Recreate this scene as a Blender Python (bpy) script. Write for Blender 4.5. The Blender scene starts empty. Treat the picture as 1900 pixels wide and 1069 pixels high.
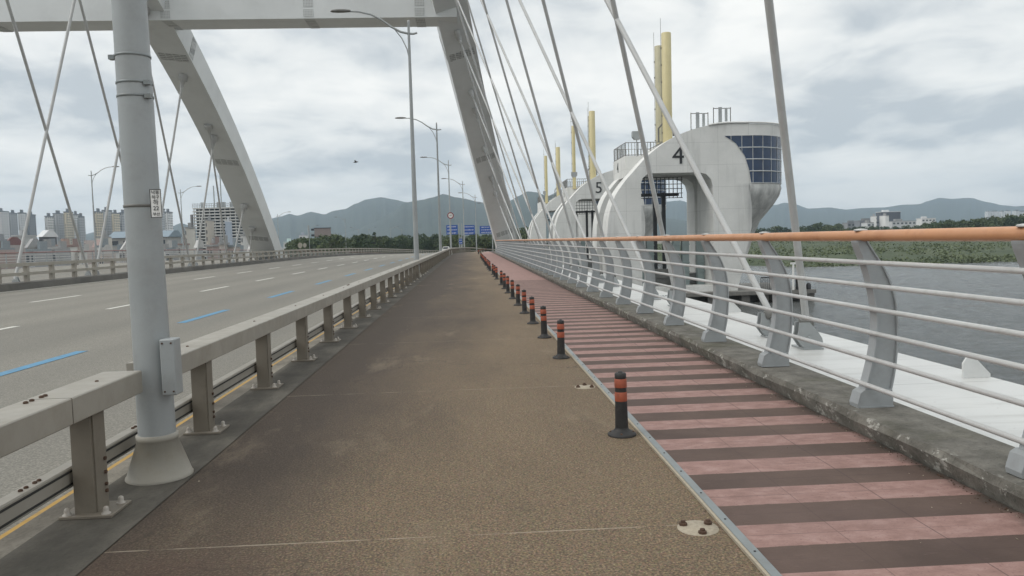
import bpy, math, random
from mathutils import Vector, Matrix
from mathutils import noise as mnoise
from mathutils.geometry import tessellate_polygon
R = math.radians
random.seed(11)
S = bpy.context.scene
COL = S.collection

# ------------------------------------------------------------------ camera
CAM_H = 1.5
cd = bpy.data.cameras.new("camera"); cam = bpy.data.objects.new("camera", cd); COL.objects.link(cam)
cd.sensor_width = 36.0; cd.lens = 36.0 * 1430 / 1900
cd.clip_start = 0.05; cd.clip_end = 20000
FPX = 1430.0
_dY = Vector((870 - 950, -(447 - 534.5), -FPX)).normalized()
_up = Vector((1, .027, 0)).cross(_dY).normalized()
_rx = _dY.cross(_up)
CM = Matrix((_rx, _dY, _up))               # camera axes -> world axes
cam.matrix_world = Matrix.Translation((0, 0, CAM_H)) @ CM.to_4x4()
S.camera = cam
def at(px, py, Y):
    """point seen at photo pixel (px,py) lying at the distance Y along the bridge"""
    d = CM @ Vector((px - 950, -(py - 534.5), -FPX))
    return Vector((0, 0, CAM_H)) + d * (Y / d.y)

# ------------------------------------------------------------------ world, sun, exposure
SUN_EL, SUN_AZ = R(48), R(258)
w = bpy.data.worlds.new("World"); S.world = w; w.use_nodes = True
nt = w.node_tree; nt.nodes.clear()
def nn(t, typ, **kw):
    n = t.nodes.new(typ)
    for k, v in kw.items(): setattr(n, k, v)
    return n
out = nn(nt, 'ShaderNodeOutputWorld'); bg = nn(nt, 'ShaderNodeBackground')
sky = nn(nt, 'ShaderNodeTexSky'); sky.sky_type = 'NISHITA'; sky.sun_disc = False
sky.sun_elevation = SUN_EL; sky.sun_rotation = SUN_AZ
tc = nn(nt, 'ShaderNodeTexCoord'); sp = nn(nt, 'ShaderNodeSeparateXYZ')
nt.links.new(tc.outputs['Generated'], sp.inputs[0])
def wm(op, a, b=None, clamp=False):
    n = nn(nt, 'ShaderNodeMath', operation=op, use_clamp=clamp)
    for i, v in enumerate((a, b)):
        if v is None: continue
        if isinstance(v, (int, float)): n.inputs[i].default_value = v
        else: nt.links.new(v, n.inputs[i])
    return n.outputs[0]
zc = wm('ADD', wm('MAXIMUM', sp.outputs['Z'], 0.0), 0.20)
cx = wm('DIVIDE', sp.outputs['X'], zc); cy = wm('DIVIDE', sp.outputs['Y'], zc)
cmb = nn(nt, 'ShaderNodeCombineXYZ'); nt.links.new(cx, cmb.inputs[0]); nt.links.new(cy, cmb.inputs[1])
n1 = nn(nt, 'ShaderNodeTexNoise'); n1.inputs['Scale'].default_value = 1.5; n1.inputs['Detail'].default_value = 5
n1.inputs['Roughness'].default_value = .5; n1.inputs['Distortion'].default_value = .25
mp = nn(nt, 'ShaderNodeMapping'); mp.inputs['Location'].default_value = (3.1, 1.7, 0); mp.inputs['Scale'].default_value = (.9, .8, 1)
nt.links.new(cmb.outputs[0], mp.inputs[0]); nt.links.new(mp.outputs[0], n1.inputs['Vector'])
cr = nn(nt, 'ShaderNodeValToRGB')
cr.color_ramp.elements[0].position = .405; cr.color_ramp.elements[0].color = (.545, .585, .61, 1)
cr.color_ramp.elements[1].position = .61; cr.color_ramp.elements[1].color = (1.00, .995, .955, 1)
e = cr.color_ramp.elements.new(.50); e.color = (.83, .845, .83, 1)
n2_ = nn(nt, 'ShaderNodeTexNoise'); n2_.inputs['Scale'].default_value = 4.2; n2_.inputs['Detail'].default_value = 6; n2_.inputs['Roughness'].default_value = .55; n2_.inputs['Distortion'].default_value = .5
nt.links.new(mp.outputs[0], n2_.inputs['Vector'])
nt.links.new(wm('ADD', wm('MULTIPLY', n1.outputs['Fac'], .68), wm('MULTIPLY', n2_.outputs['Fac'], .32)), cr.inputs[0])
# overcast sky: brighter towards the zenith, a pale band over the horizon
zg = wm('ADD', wm('MULTIPLY', wm('MAXIMUM', wm('SUBTRACT', sp.outputs['Z'], .34), 0.0), .7), 1.0)
vs = nn(nt, 'ShaderNodeVectorMath', operation='SCALE'); nt.links.new(cr.outputs[0], vs.inputs[0]); nt.links.new(zg, vs.inputs['Scale'])
hz = wm('SUBTRACT', 1.0, wm('DIVIDE', wm('MAXIMUM', sp.outputs['Z'], 0.0), .10), clamp=True)
mh = nn(nt, 'ShaderNodeMix', data_type='RGBA'); nt.links.new(wm('MULTIPLY', hz, .75), mh.inputs[0])
nt.links.new(vs.outputs[0], mh.inputs[6]); mh.inputs[7].default_value = (.97, .97, .93, 1)
sc10 = nn(nt, 'ShaderNodeVectorMath', operation='SCALE'); sc10.inputs['Scale'].default_value = 10.0
nt.links.new(mh.outputs[2], sc10.inputs[0])
mx = nn(nt, 'ShaderNodeMix', data_type='RGBA'); mx.inputs[0].default_value = .95
nt.links.new(sky.outputs[0], mx.inputs[6]); nt.links.new(sc10.outputs[0], mx.inputs[7])
nt.links.new(mx.outputs[2], bg.inputs[0]); bg.inputs[1].default_value = .1
nt.links.new(bg.outputs[0], out.inputs[0])

sl = bpy.data.lights.new("sun", 'SUN'); sl.energy = 1.4; sl.angle = R(40); sl.color = (1, .96, .9)
so = bpy.data.objects.new("sun", sl); COL.objects.link(so)
so.rotation_euler = (R(90) - SUN_EL, 0, -SUN_AZ + math.pi)
so.rotation_euler = Vector((math.sin(SUN_AZ) * math.cos(SUN_EL), math.cos(SUN_AZ) * math.cos(SUN_EL), math.sin(SUN_EL))).to_track_quat('Z', 'Y').to_euler()
S.view_settings.view_transform = 'Standard'; S.view_settings.look = 'None'
S.view_settings.exposure = 0.18; S.view_settings.gamma = 1.0

# ------------------------------------------------------------------ materials
MATS = {}
def lin(c): return tuple(((v / 255) / 12.92 if v / 255 <= .04045 else ((v / 255 + .055) / 1.055) ** 2.4) for v in c)
class Mt:
    """small node-graph helper"""
    def __init__(s, name, rough=.6, metal=0.0):
        s.m = bpy.data.materials.new(name); s.m.use_nodes = True; s.t = s.m.node_tree
        s.b = s.t.nodes['Principled BSDF']; s.b.inputs['Roughness'].default_value = rough; s.b.inputs['Metallic'].default_value = metal
        g = nn(s.t, 'ShaderNodeNewGeometry'); s.pos = g.outputs['Position']; MATS[name] = s.m
        x = nn(s.t, 'ShaderNodeSeparateXYZ'); s.t.links.new(s.pos, x.inputs[0]); s.x, s.y, s.z = x.outputs
    def link(s, a, b): s.t.links.new(a, b)
    def noise(s, scale, detail=3, rough=.55, stretch=None, off=(0, 0, 0)):
        n = nn(s.t, 'ShaderNodeTexNoise'); n.inputs['Scale'].default_value = scale; n.inputs['Detail'].default_value = detail
        n.inputs['Roughness'].default_value = rough
        m = nn(s.t, 'ShaderNodeMapping'); m.inputs['Scale'].default_value = stretch or (1, 1, 1); m.inputs['Location'].default_value = off
        s.link(s.pos, m.inputs[0]); s.link(m.outputs[0], n.inputs['Vector']); return n.outputs['Fac']
    def voro(s, scale, feat='F1', out='Color'):
        n = nn(s.t, 'ShaderNodeTexVoronoi'); n.inputs['Scale'].default_value = scale; n.feature = feat
        s.link(s.pos, n.inputs['Vector']); return n.outputs[out]
    def math(s, op, a, b=0.0, c=None, clamp=False):
        n = nn(s.t, 'ShaderNodeMath', operation=op, use_clamp=clamp)
        for i, v in enumerate((a, b, c)):
            if v is None: continue
            if isinstance(v, (int, float)): n.inputs[i].default_value = v
            else: s.link(v, n.inputs[i])
        return n.outputs[0]
    def rng(s, v, a, b, c=0., d=1.):
        n = nn(s.t, 'ShaderNodeMapRange'); s.link(v, n.inputs[0])
        for i, q in enumerate((a, b, c, d)): n.inputs[i + 1].default_value = q
        return n.outputs[0]
    def ramp(s, v, stops):
        n = nn(s.t, 'ShaderNodeValToRGB'); s.link(v, n.inputs[0]); el = n.color_ramp.elements
        el[0].position, el[0].color = stops[0][0], (*stops[0][1], 1); el[1].position, el[1].color = stops[-1][0], (*stops[-1][1], 1)
        for p, c in stops[1:-1]: q = el.new(p); q.color = (*c, 1)
        return n.outputs[0]
    def mix(s, f, a, b, mode='MIX'):
        n = nn(s.t, 'ShaderNodeMix', data_type='RGBA', blend_type=mode)
        for i, v in ((0, f), (6, a), (7, b)):
            if isinstance(v, (int, float)): n.inputs[i].default_value = v
            elif isinstance(v, tuple): n.inputs[i].default_value = (*v[:3], 1)
            else: s.link(v, n.inputs[i])
        return n.outputs[2]
    def base(s, c):
        if isinstance(c, tuple): s.b.inputs['Base Color'].default_value = (*c, 1)
        else: s.link(c, s.b.inputs['Base Color'])
    def bump(s, h, dist=.01, strength=.5):
        n = nn(s.t, 'ShaderNodeBump'); n.inputs['Distance'].default_value = dist; n.inputs['Strength'].default_value = strength
        s.link(h, n.inputs['Height']); s.link(n.outputs[0], s.b.inputs['Normal'])
    def rough(s, v): s.link(v, s.b.inputs['Roughness'])

def paint(name, c, rough=.45, var=.12, scale=3., dirt=None, dirt_amt=.35, metal=0., dscale=2.5, stretch=None):
    """painted / plain surface with slow tone variation and patchy dirt"""
    m = Mt(name, rough, metal)
    a = tuple(v * (1 - var) for v in c); b = tuple(min(v * (1 + var), .9) for v in c)
    col = m.mix(m.rng(m.noise(scale, 4), .3, .7), a, b)
    if dirt is not None:
        k = m.math('MULTIPLY', m.rng(m.noise(dscale, 6, .68, stretch, (5, 2, 9)), .5, .72), dirt_amt)
        col = m.mix(k, col, dirt)
    fine = m.noise(60, 2)
    col = m.mix(m.math('MULTIPLY', fine, .12), col, tuple(v * .6 for v in c))
    m.base(col); m.rough(m.rng(m.noise(8, 3), .3, .7, rough - .08, rough + .12))
    return m.m

# path: exposed aggregate in a sandy binder, damp dark stain along the guardrail side
def mk_path():
    m = Mt('aggregate', .85)
    g = m.noise(80, 3, .75); g2 = m.voro(95)
    c = m.ramp(g, [(.34, (.030, .019, .011)), (.46, (.122, .083, .046)), (.56, (.210, .147, .088)), (.68, (.43, .32, .20))])
    c = m.mix(.25, c, g2, 'MULTIPLY')
    big = m.noise(.55, 5, .6, (1, .45, 1)); c = m.mix(m.rng(big, .35, .68), m.mix(.30, c, (.105, .082, .058)), m.mix(.12, c, (.33, .265, .185)))
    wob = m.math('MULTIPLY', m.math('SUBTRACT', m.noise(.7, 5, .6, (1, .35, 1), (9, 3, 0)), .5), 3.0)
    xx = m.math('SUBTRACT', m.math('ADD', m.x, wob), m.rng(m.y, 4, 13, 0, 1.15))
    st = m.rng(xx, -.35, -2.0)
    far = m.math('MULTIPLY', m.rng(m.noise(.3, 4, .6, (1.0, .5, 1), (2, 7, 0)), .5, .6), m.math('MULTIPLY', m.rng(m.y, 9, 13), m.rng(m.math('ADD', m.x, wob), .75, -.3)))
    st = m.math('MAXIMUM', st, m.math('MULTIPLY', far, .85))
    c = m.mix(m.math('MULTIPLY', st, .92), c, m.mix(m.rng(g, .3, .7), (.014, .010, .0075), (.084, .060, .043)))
    c = m.mix(m.rng(m.noise(2.3, 6, .7, (1, .3, 1), (4, 4, 0)), .58, .72, 0, .38), c, (.05, .038, .028))
    c = m.mix(m.rng(m.noise(1.3, 5, .7, (1.2, .4, 1), (14, 1, 0)), .58, .74, 0, .30), c, (.30, .24, .165))
    vw = nn(m.t, 'ShaderNodeTexVoronoi'); vw.feature = 'DISTANCE_TO_EDGE'; vw.inputs['Scale'].default_value = .42
    wv_ = nn(m.t, 'ShaderNodeVectorMath', operation='ADD'); m.link(m.pos, wv_.inputs[0]); cw = nn(m.t, 'ShaderNodeVectorMath', operation='SCALE'); cw.inputs['Scale'].default_value = .5
    nz = nn(m.t, 'ShaderNodeTexNoise'); nz.inputs['Scale'].default_value = 2.2; nz.inputs['Detail'].default_value = 5; m.link(m.pos, nz.inputs['Vector']); m.link(nz.outputs['Color'], cw.inputs[0]); m.link(cw.outputs[0], wv_.inputs[1]); m.link(wv_.outputs[0], vw.inputs['Vector'])
    crk = m.math('MULTIPLY', m.math('LESS_THAN', vw.outputs['Distance'], .0028), m.rng(m.noise(.5, 3, .5, None, (3, 8, 0)), .50, .56))
    c = m.mix(m.math('MULTIPLY', crk, .6), c, (.04, .028, .02))
    red = m.math('MULTIPLY', m.rng(m.math('ADD', m.y, m.math('MULTIPLY', m.noise(1.5, 4), 1.6)), 4.9, 3.9), m.rng(m.x, -.7, -1.5))
    c = m.mix(m.math('MULTIPLY', red, .5), c, (.085, .042, .030))
    # saw-cut / casting joints across the path
    jy = m.math('ABSOLUTE', m.math('SUBTRACT', m.math('MODULO', m.math('SUBTRACT', m.y, 3.855 - 1.93 / 2), 3.86), 1.93 / 2))
    jn = m.math('MULTIPLY', m.math('LESS_THAN', jy, .006), m.rng(m.noise(5, 3), .36, .6))
    c = m.mix(m.math('MULTIPLY', jn, .55), c, (.42, .36, .28))
    m.base(c); m.bump(g, .004, .7); return m.m
def mk_deck():
    m = Mt('pink_deck', .8)
    ph = m.math('MODULO', m.math('SUBTRACT', m.y, 3.235 - .571 * 40), .571)
    ph = m.math('ADD', ph, m.math('MULTIPLY', m.math('SUBTRACT', m.noise(9, 5, .75), .5), .030))
    dk = m.math('MULTIPLY', m.math('LESS_THAN', ph, .29), m.math('LESS_THAN', m.y, 28.2))
    n1 = m.noise(7, 6, .65, (1, 1.6, 1)); n2 = m.noise(70, 3, .6)
    pink = m.ramp(n1, [(.28, (.215, .124, .106)), (.5, (.295, .178, .155)), (.72, (.375, .248, .222))])
    pink = m.mix(m.rng(n2, .60, .70, 0, .65), pink, (.16, .075, .072))
    pink = m.mix(m.rng(m.noise(26, 5, .75, (.5, 2.4, 1)), .60, .72, 0, .45), pink, (.17, .09, .085))
    brown = m.mix(m.rng(m.noise(1.1, 5, .65), .34, .66), (.072, .045, .035), (.128, .084, .066))
    brown = m.mix(m.rng(m.noise(18, 5, .75, (.5, 2.2, 1), (7, 1, 0)), .60, .72, 0, .4), brown, (.24, .15, .138))
    brown = m.mix(m.math('MULTIPLY', n2, .28), brown, (.04, .026, .024))
    c = m.mix(dk, pink, brown)
    c = m.mix(m.rng(m.noise(.8, 4, .6), .5, .75, 0, .35), c, (.15, .10, .09))
    # board joints
    jy = m.math('MODULO', m.math('SUBTRACT', m.y, 3.38 - .571 * 40), .571 / 2)
    j = m.math('MULTIPLY', m.math('LESS_THAN', jy, .006), m.rng(m.noise(1.7, 3), .40, .60))
    jx = m.math('LESS_THAN', m.math('ABSOLUTE', m.math('SUBTRACT', m.math('ADD', m.x, m.math('MULTIPLY', m.noise(.6, 2), .05)), 2.29)), .004)
    jx2 = m.math('LESS_THAN', m.math('ABSOLUTE', m.math('SUBTRACT', m.math('ADD', m.x, m.math('MULTIPLY', m.noise(.5, 2), .06)), 1.82)), .003)
    c = m.mix(m.math('MULTIPLY', m.math('MAXIMUM', m.math('MAXIMUM', j, jx), m.math('MULTIPLY', jx2, .7)), .6), c, (.06, .035, .034))
    # dirt against the kerb
    c = m.mix(m.math('MULTIPLY', m.rng(m.math('ADD', m.x, m.math('MULTIPLY', m.noise(6, 4), .25)), 2.86, 2.98), .85), c, (.032, .03, .024))
    m.base(c); m.bump(n2, .003, .5); return m.m
def mk_kerb():
    m = Mt('mossy_concrete', .9)
    a = m.noise(5, 6, .7); b = m.noise(42, 4, .7)
    c = m.ramp(a, [(.28, (.072, .067, .056)), (.45, (.122, .115, .099)), (.6, (.175, .165, .143)), (.75, (.25, .236, .205))])
    c = m.mix(m.rng(m.noise(1.6, 4), .5, .7, 0, .5), c, (.075, .075, .04))
    c = m.mix(m.rng(b, .55, .7, 0, .5), c, (.03, .028, .022))
    # flaking pale paint on the face towards the deck
    edge = m.rng(m.x, 2.90, 2.82); pl = m.rng(m.noise(9, 6, .75, (1, .7, 1)), .56, .62)
    c = m.mix(m.math('MULTIPLY', m.math('MULTIPLY', edge, pl), .75), c, (.48, .47, .43))
    m.base(c); m.bump(m.math('ADD', a, m.math('MULTIPLY', b, .35)), .02, .7); return m.m
def mk_road():
    m = Mt('worn_road', .85)
    g = m.noise(60, 3, .7)
    c = m.ramp(g, [(.3, (.12, .113, .097)), (.52, (.225, .212, .182)), (.72, (.38, .36, .31))])
    c = m.mix(m.rng(m.noise(.35, 4, .6, (1, .12, 1)), .35, .65), m.mix(.35, c, (.115, .11, .098)), c)
    wt = m.math('PINGPONG', m.math('ADD', m.x, 2.6), .9); c = m.mix(m.rng(wt, .2, .8, 0, .18), c, (.10, .095, .085))
    m.base(c); m.bump(g, .003, .5); return m.m
def mk_verge(nm='stained_concrete', k=1.0):
    m = Mt(nm, .9)
    a = m.noise(2.2, 6, .65, (1, .5, 1)); b = m.noise(55, 3, .7)
    c = m.ramp(a, [(.3, (.06 * k, .053 * k, .043 * k)), (.5, (.125 * k, .113 * k, .093 * k)), (.68, (.22 * k, .20 * k, .165 * k))])
    c = m.mix(m.rng(b, .5, .75, 0, .45), c, (.04, .037, .03))
    m.base(c); m.bump(b, .004, .6); return m.m
def mk_concrete(name, c0, c1, lines=True):
    m = Mt(name, .8)
    a = m.noise(.35, 6, .62); st = m.noise(.55, 5, .65, (1.4, 1.4, .16), (3, 4, 1))
    c = m.mix(m.rng(a, .3, .7), c0, c1)
    c = m.mix(m.rng(st, .52, .72, 0, .5), c, tuple(v * .62 for v in c0))
    if lines:
        for ax, p, o in ((m.z, 2.35, .3), (m.x, 3.3, 1.1)):
            l = m.math('LESS_THAN', m.math('MODULO', m.math('ADD', ax, 200 + o), p), .035)
            c = m.mix(m.math('MULTIPLY', l, .42), c, tuple(v * .5 for v in c0))
    c = m.mix(m.math('MULTIPLY', m.noise(9, 4, .7), .18), c, tuple(v * .5 for v in c0))
    if lines:
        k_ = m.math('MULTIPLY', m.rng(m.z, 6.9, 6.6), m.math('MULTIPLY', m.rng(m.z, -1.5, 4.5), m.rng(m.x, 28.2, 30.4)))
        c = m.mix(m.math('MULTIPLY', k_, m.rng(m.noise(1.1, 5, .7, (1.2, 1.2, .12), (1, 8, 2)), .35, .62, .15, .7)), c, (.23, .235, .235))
        c = m.mix(m.math('MULTIPLY', m.rng(m.z, 3, -4), m.rng(m.noise(.5, 5, .7), .4, .7, 0, .4)), c, (.3, .29, .26))
    m.base(c); return m.m
def mk_girder():
    m = Mt('white_girder_paint', .38)
    c = m.mix(m.rng(m.noise(.7, 4), .3, .7), (.52, .525, .515), (.60, .605, .59))
    c = m.mix(m.rng(m.noise(1.6, 5, .65, (.35, 3.2, 1)), .50, .72, 0, .55), c, (.36, .355, .33))
    c = m.mix(m.rng(m.noise(24, 3, .6), .69, .75, 0, .6), c, (.22, .17, .13))
    c = m.mix(m.rng(m.math('ADD', m.x, m.math('MULTIPLY', m.noise(2, 4), .3)), 3.9, 3.5, 0, .45), c, (.30, .29, .26))
    sm_ = m.math('LESS_THAN', m.math('MODULO', m.math('ADD', m.y, 400.6), 3.78), .016)
    c = m.mix(m.math('MULTIPLY', sm_, .8), c, (.25, .25, .24))
    m.base(c); return m.m
def mk_water():
    m = Mt('river_water', .16)
    m.b.inputs['IOR'].default_value = 1.33
    a = m.noise(.55, 6, .65, (1, 1.9, 1)); b = m.noise(3.2, 5, .65, (1, 1.7, 1))
    m.base(m.mix(m.rng(m.noise(.03, 4, .6, (1, 2.2, 1)), .35, .65), (.062, .068, .066), (.095, .100, .096))); m.bump(m.math('ADD', a, m.math('MULTIPLY', b, .35)), .42, 1.0); return m.m
def mk_grass():
    m = Mt('river_bank_grass', .95)
    a = m.noise(.11, 6, .7, (1, .6, 1)); b = m.noise(1.2, 4, .7)
    c = m.ramp(a, [(.3, (.036, .054, .026)), (.48, (.058, .078, .037)), (.62, (.082, .098, .048)), (.76, (.15, .138, .082))])
    c = m.mix(m.rng(b, .45, .7, 0, .6), c, (.02, .034, .016))
    m.base(c); m.bump(b, .5, .8); return m.m
def mk_leaf(name, c0, c1, s=.7):
    m = Mt(name, .8)
    rnd = nn(m.t, 'ShaderNodeObjectInfo').outputs['Random']
    f = m.math('ADD', m.rng(m.noise(s, 4, .65), .33, .67, 0, .7), m.math('MULTIPLY', rnd, .45), clamp=True)
    c = m.mix(f, c0, c1); m.base(m.mix(m.math('MULTIPLY', m.math('FRACT', m.math('MULTIPLY', rnd, 7.3)), .35), c, (c1[0] * 1.5, c1[1] * 1.15, c1[2]))); return m.m
def mk_windows(name, wall, glass, pu, pz, fu, fz):
    """far tower block: wall with rows of small windows"""
    m = Mt(name, .7)
    u = m.math('ADD', m.x, m.math('MULTIPLY', m.y, .77))
    wu = m.math('LESS_THAN', m.math('MODULO', m.math('ADD', u, 9000), pu), pu * fu)
    wz = m.math('LESS_THAN', m.math('MODULO', m.math('ADD', m.z, 900), pz), pz * fz)
    c = m.mix(m.rng(m.noise(.05, 3), .35, .65), tuple(v * .88 for v in wall), wall)
    c = m.mix(m.math('MULTIPLY', wu, wz), c, glass); m.base(c); return m.m
def mk_bolts():
    m = Mt('bolted_plate', .5)
    o = nn(m.t, 'ShaderNodeTexCoord').outputs['Object']; x = nn(m.t, 'ShaderNodeSeparateXYZ'); m.link(o, x.inputs[0])
    k = []
    for i in (0, 1, 2):
        k.append(m.math('LESS_THAN', m.math('MODULO', m.math('ADD', x.outputs[i], 100), .105), .042))
    hit = m.math('MAXIMUM', m.math('MULTIPLY', k[0], k[1]), m.math('MAXIMUM', m.math('MULTIPLY', k[0], k[2]), m.math('MULTIPLY', k[1], k[2])))
    m.base(m.mix(hit, (.56, .575, .57), (.15, .16, .165))); return m.m

M = dict(
    path=mk_path(), deck=mk_deck(), kerb=mk_kerb(), road=mk_road(), verge=mk_verge('verge_concrete', .62), gutter=mk_verge('gutter_concrete', 1.35), water=mk_water(), grass=mk_grass(),
    kerb_far=mk_concrete('weathered_kerb', (.075, .072, .065), (.15, .142, .128), False),
    pier=mk_concrete('painted_concrete', (.64, .642, .62), (.77, .768, .745)),
    pier_base=mk_concrete('pier_footing', (.13, .125, .115), (.26, .25, .23), False),
    arch=paint('arch_paint', (.68, .70, .70), .45, .05, .4, (.42, .43, .42), .22, dscale=.7),
    girder=paint('white_gloss', (.68, .69, .68), .35, .03, 1., (.50, .49, .46), .22, dscale=3.5, stretch=(1, .3, 1)),
    girder_top=mk_girder(),
    cable=paint('cable_sheath', (.50, .505, .50), .4, .08, 1., (.33, .33, .32), .4, dscale=2),
    galv=paint('lamp_steel', (.34, .36, .365), .42, .07, 1.5, (.25, .25, .24), .4, .15, dscale=4),
    alu=paint('guardrail_steel', (.345, .322, .28), .48, .07, 1.5, (.25, .225, .18), .55, .15, dscale=3),
    alu_post=paint('guardrail_post_steel', (.205, .18, .145), .5, .1, 2, (.15, .13, .1), .5, .15, dscale=5),
    alu_dark=paint('rail_grey', (.17, .17, .16), .5, .1, 2, (.09, .085, .075), .5, .2),
    black=paint('dark_steel', (.022, .024, .027), .5, .1),
    groove=paint('rubber_groove', (.03, .03, .028), .7, .1),
    rail=paint('railing_grey', (.345, .365, .375), .42, .06, 2, (.22, .22, .21), .4, .1, dscale=5),
    tube=paint('railing_tube', (.56, .56, .55), .38, .05, 2, (.25, .24, .22), .35, .15, dscale=6),
    orange_rail=paint('orange_handrail', (.58, .29, .15), .42, .06, 1.2, (.36, .15, .07), .5, dscale=4),
    maroon=paint('maroon_handrail', (.24, .13, .12), .5),
    strip=paint('zinc_strip', (.235, .26, .265), .45, .08, 4, (.17, .16, .14), .5, .25, dscale=6),
    rust=paint('rusty_bolt', (.075, .042, .026), .8, .3, 30),
    bolt=paint('capped_bolt', (.40, .37, .33), .5, .1, 30, (.2, .15, .1), .5, dscale=30),
    mortar=paint('pale_mortar', (.38, .33, .255), .9, .15, 60, (.22, .19, .14), .5, dscale=40),
    bollard=paint('black_rubber', (.022, .021, .021), .6, .2, 12, (.07, .06, .05), .5, dscale=14),
    orange=paint('orange_reflector', (.34, .082, .040), .5, .18, 12, (.11, .045, .03), .65, dscale=16),
    cone=paint('cream_steel', (.31, .292, .25), .5, .07, 3, (.25, .21, .15), .45, dscale=6),
    yellow=paint('yellow_paint', (.56, .49, .27), .5, .06, .6, (.42, .36, .2), .4, dscale=.6),
    pale_yellow=paint('faded_yellow_paint', (.44, .41, .28), .55, .06, .6, (.32, .3, .24), .4, dscale=.6),
    white=paint('road_white', (.66, .65, .60), .7, .1, 6, (.25, .24, .21), .6, dscale=8),
    blue_mark=paint('road_blue', (.10, .27, .43), .7, .12, 6, (.17, .2, .22), .6, dscale=8),
    yellow_mark=paint('road_yellow', (.50, .30, .07), .7, .1, 6, (.2, .16, .1), .6, dscale=8),
    sign_white=paint('sign_white', (.78, .78, .76), .5, .03), sign_red=paint('sign_red', (.25, .028, .035), .5), sign_blue=paint('sign_blue', (.018, .075, .32), .5, .05),
    glass=paint('tinted_glass', (.018, .042, .095), .12, .25, .8), mullion=paint('mullion', (.55, .57, .58), .4),
    window=paint('far_window', (.06, .07, .08), .25, .2, .3),
    cab=paint('cabinet_green_grey', (.23, .28, .275), .5, .1, 1), bird=paint('dark_feathers', (.05, .045, .04), .8),
    bolts=mk_bolts(),
    soil=mk_concrete('city_ground', (.12, .115, .095), (.2, .185, .15), False),
    leafA=mk_leaf('leaf_dark', (.016, .034, .016), (.042, .072, .026)), leafB=mk_leaf('leaf_mid', (.028, .05, .02), (.075, .105, .038)),
    leafC=mk_leaf('leaf_scrub', (.058, .086, .040), (.112, .140, .068), .1), bark=paint('bark', (.07, .055, .04), .9),
    hill=mk_leaf('forested_hill', (.012, .024, .018), (.032, .045, .028), .02),
)

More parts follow.
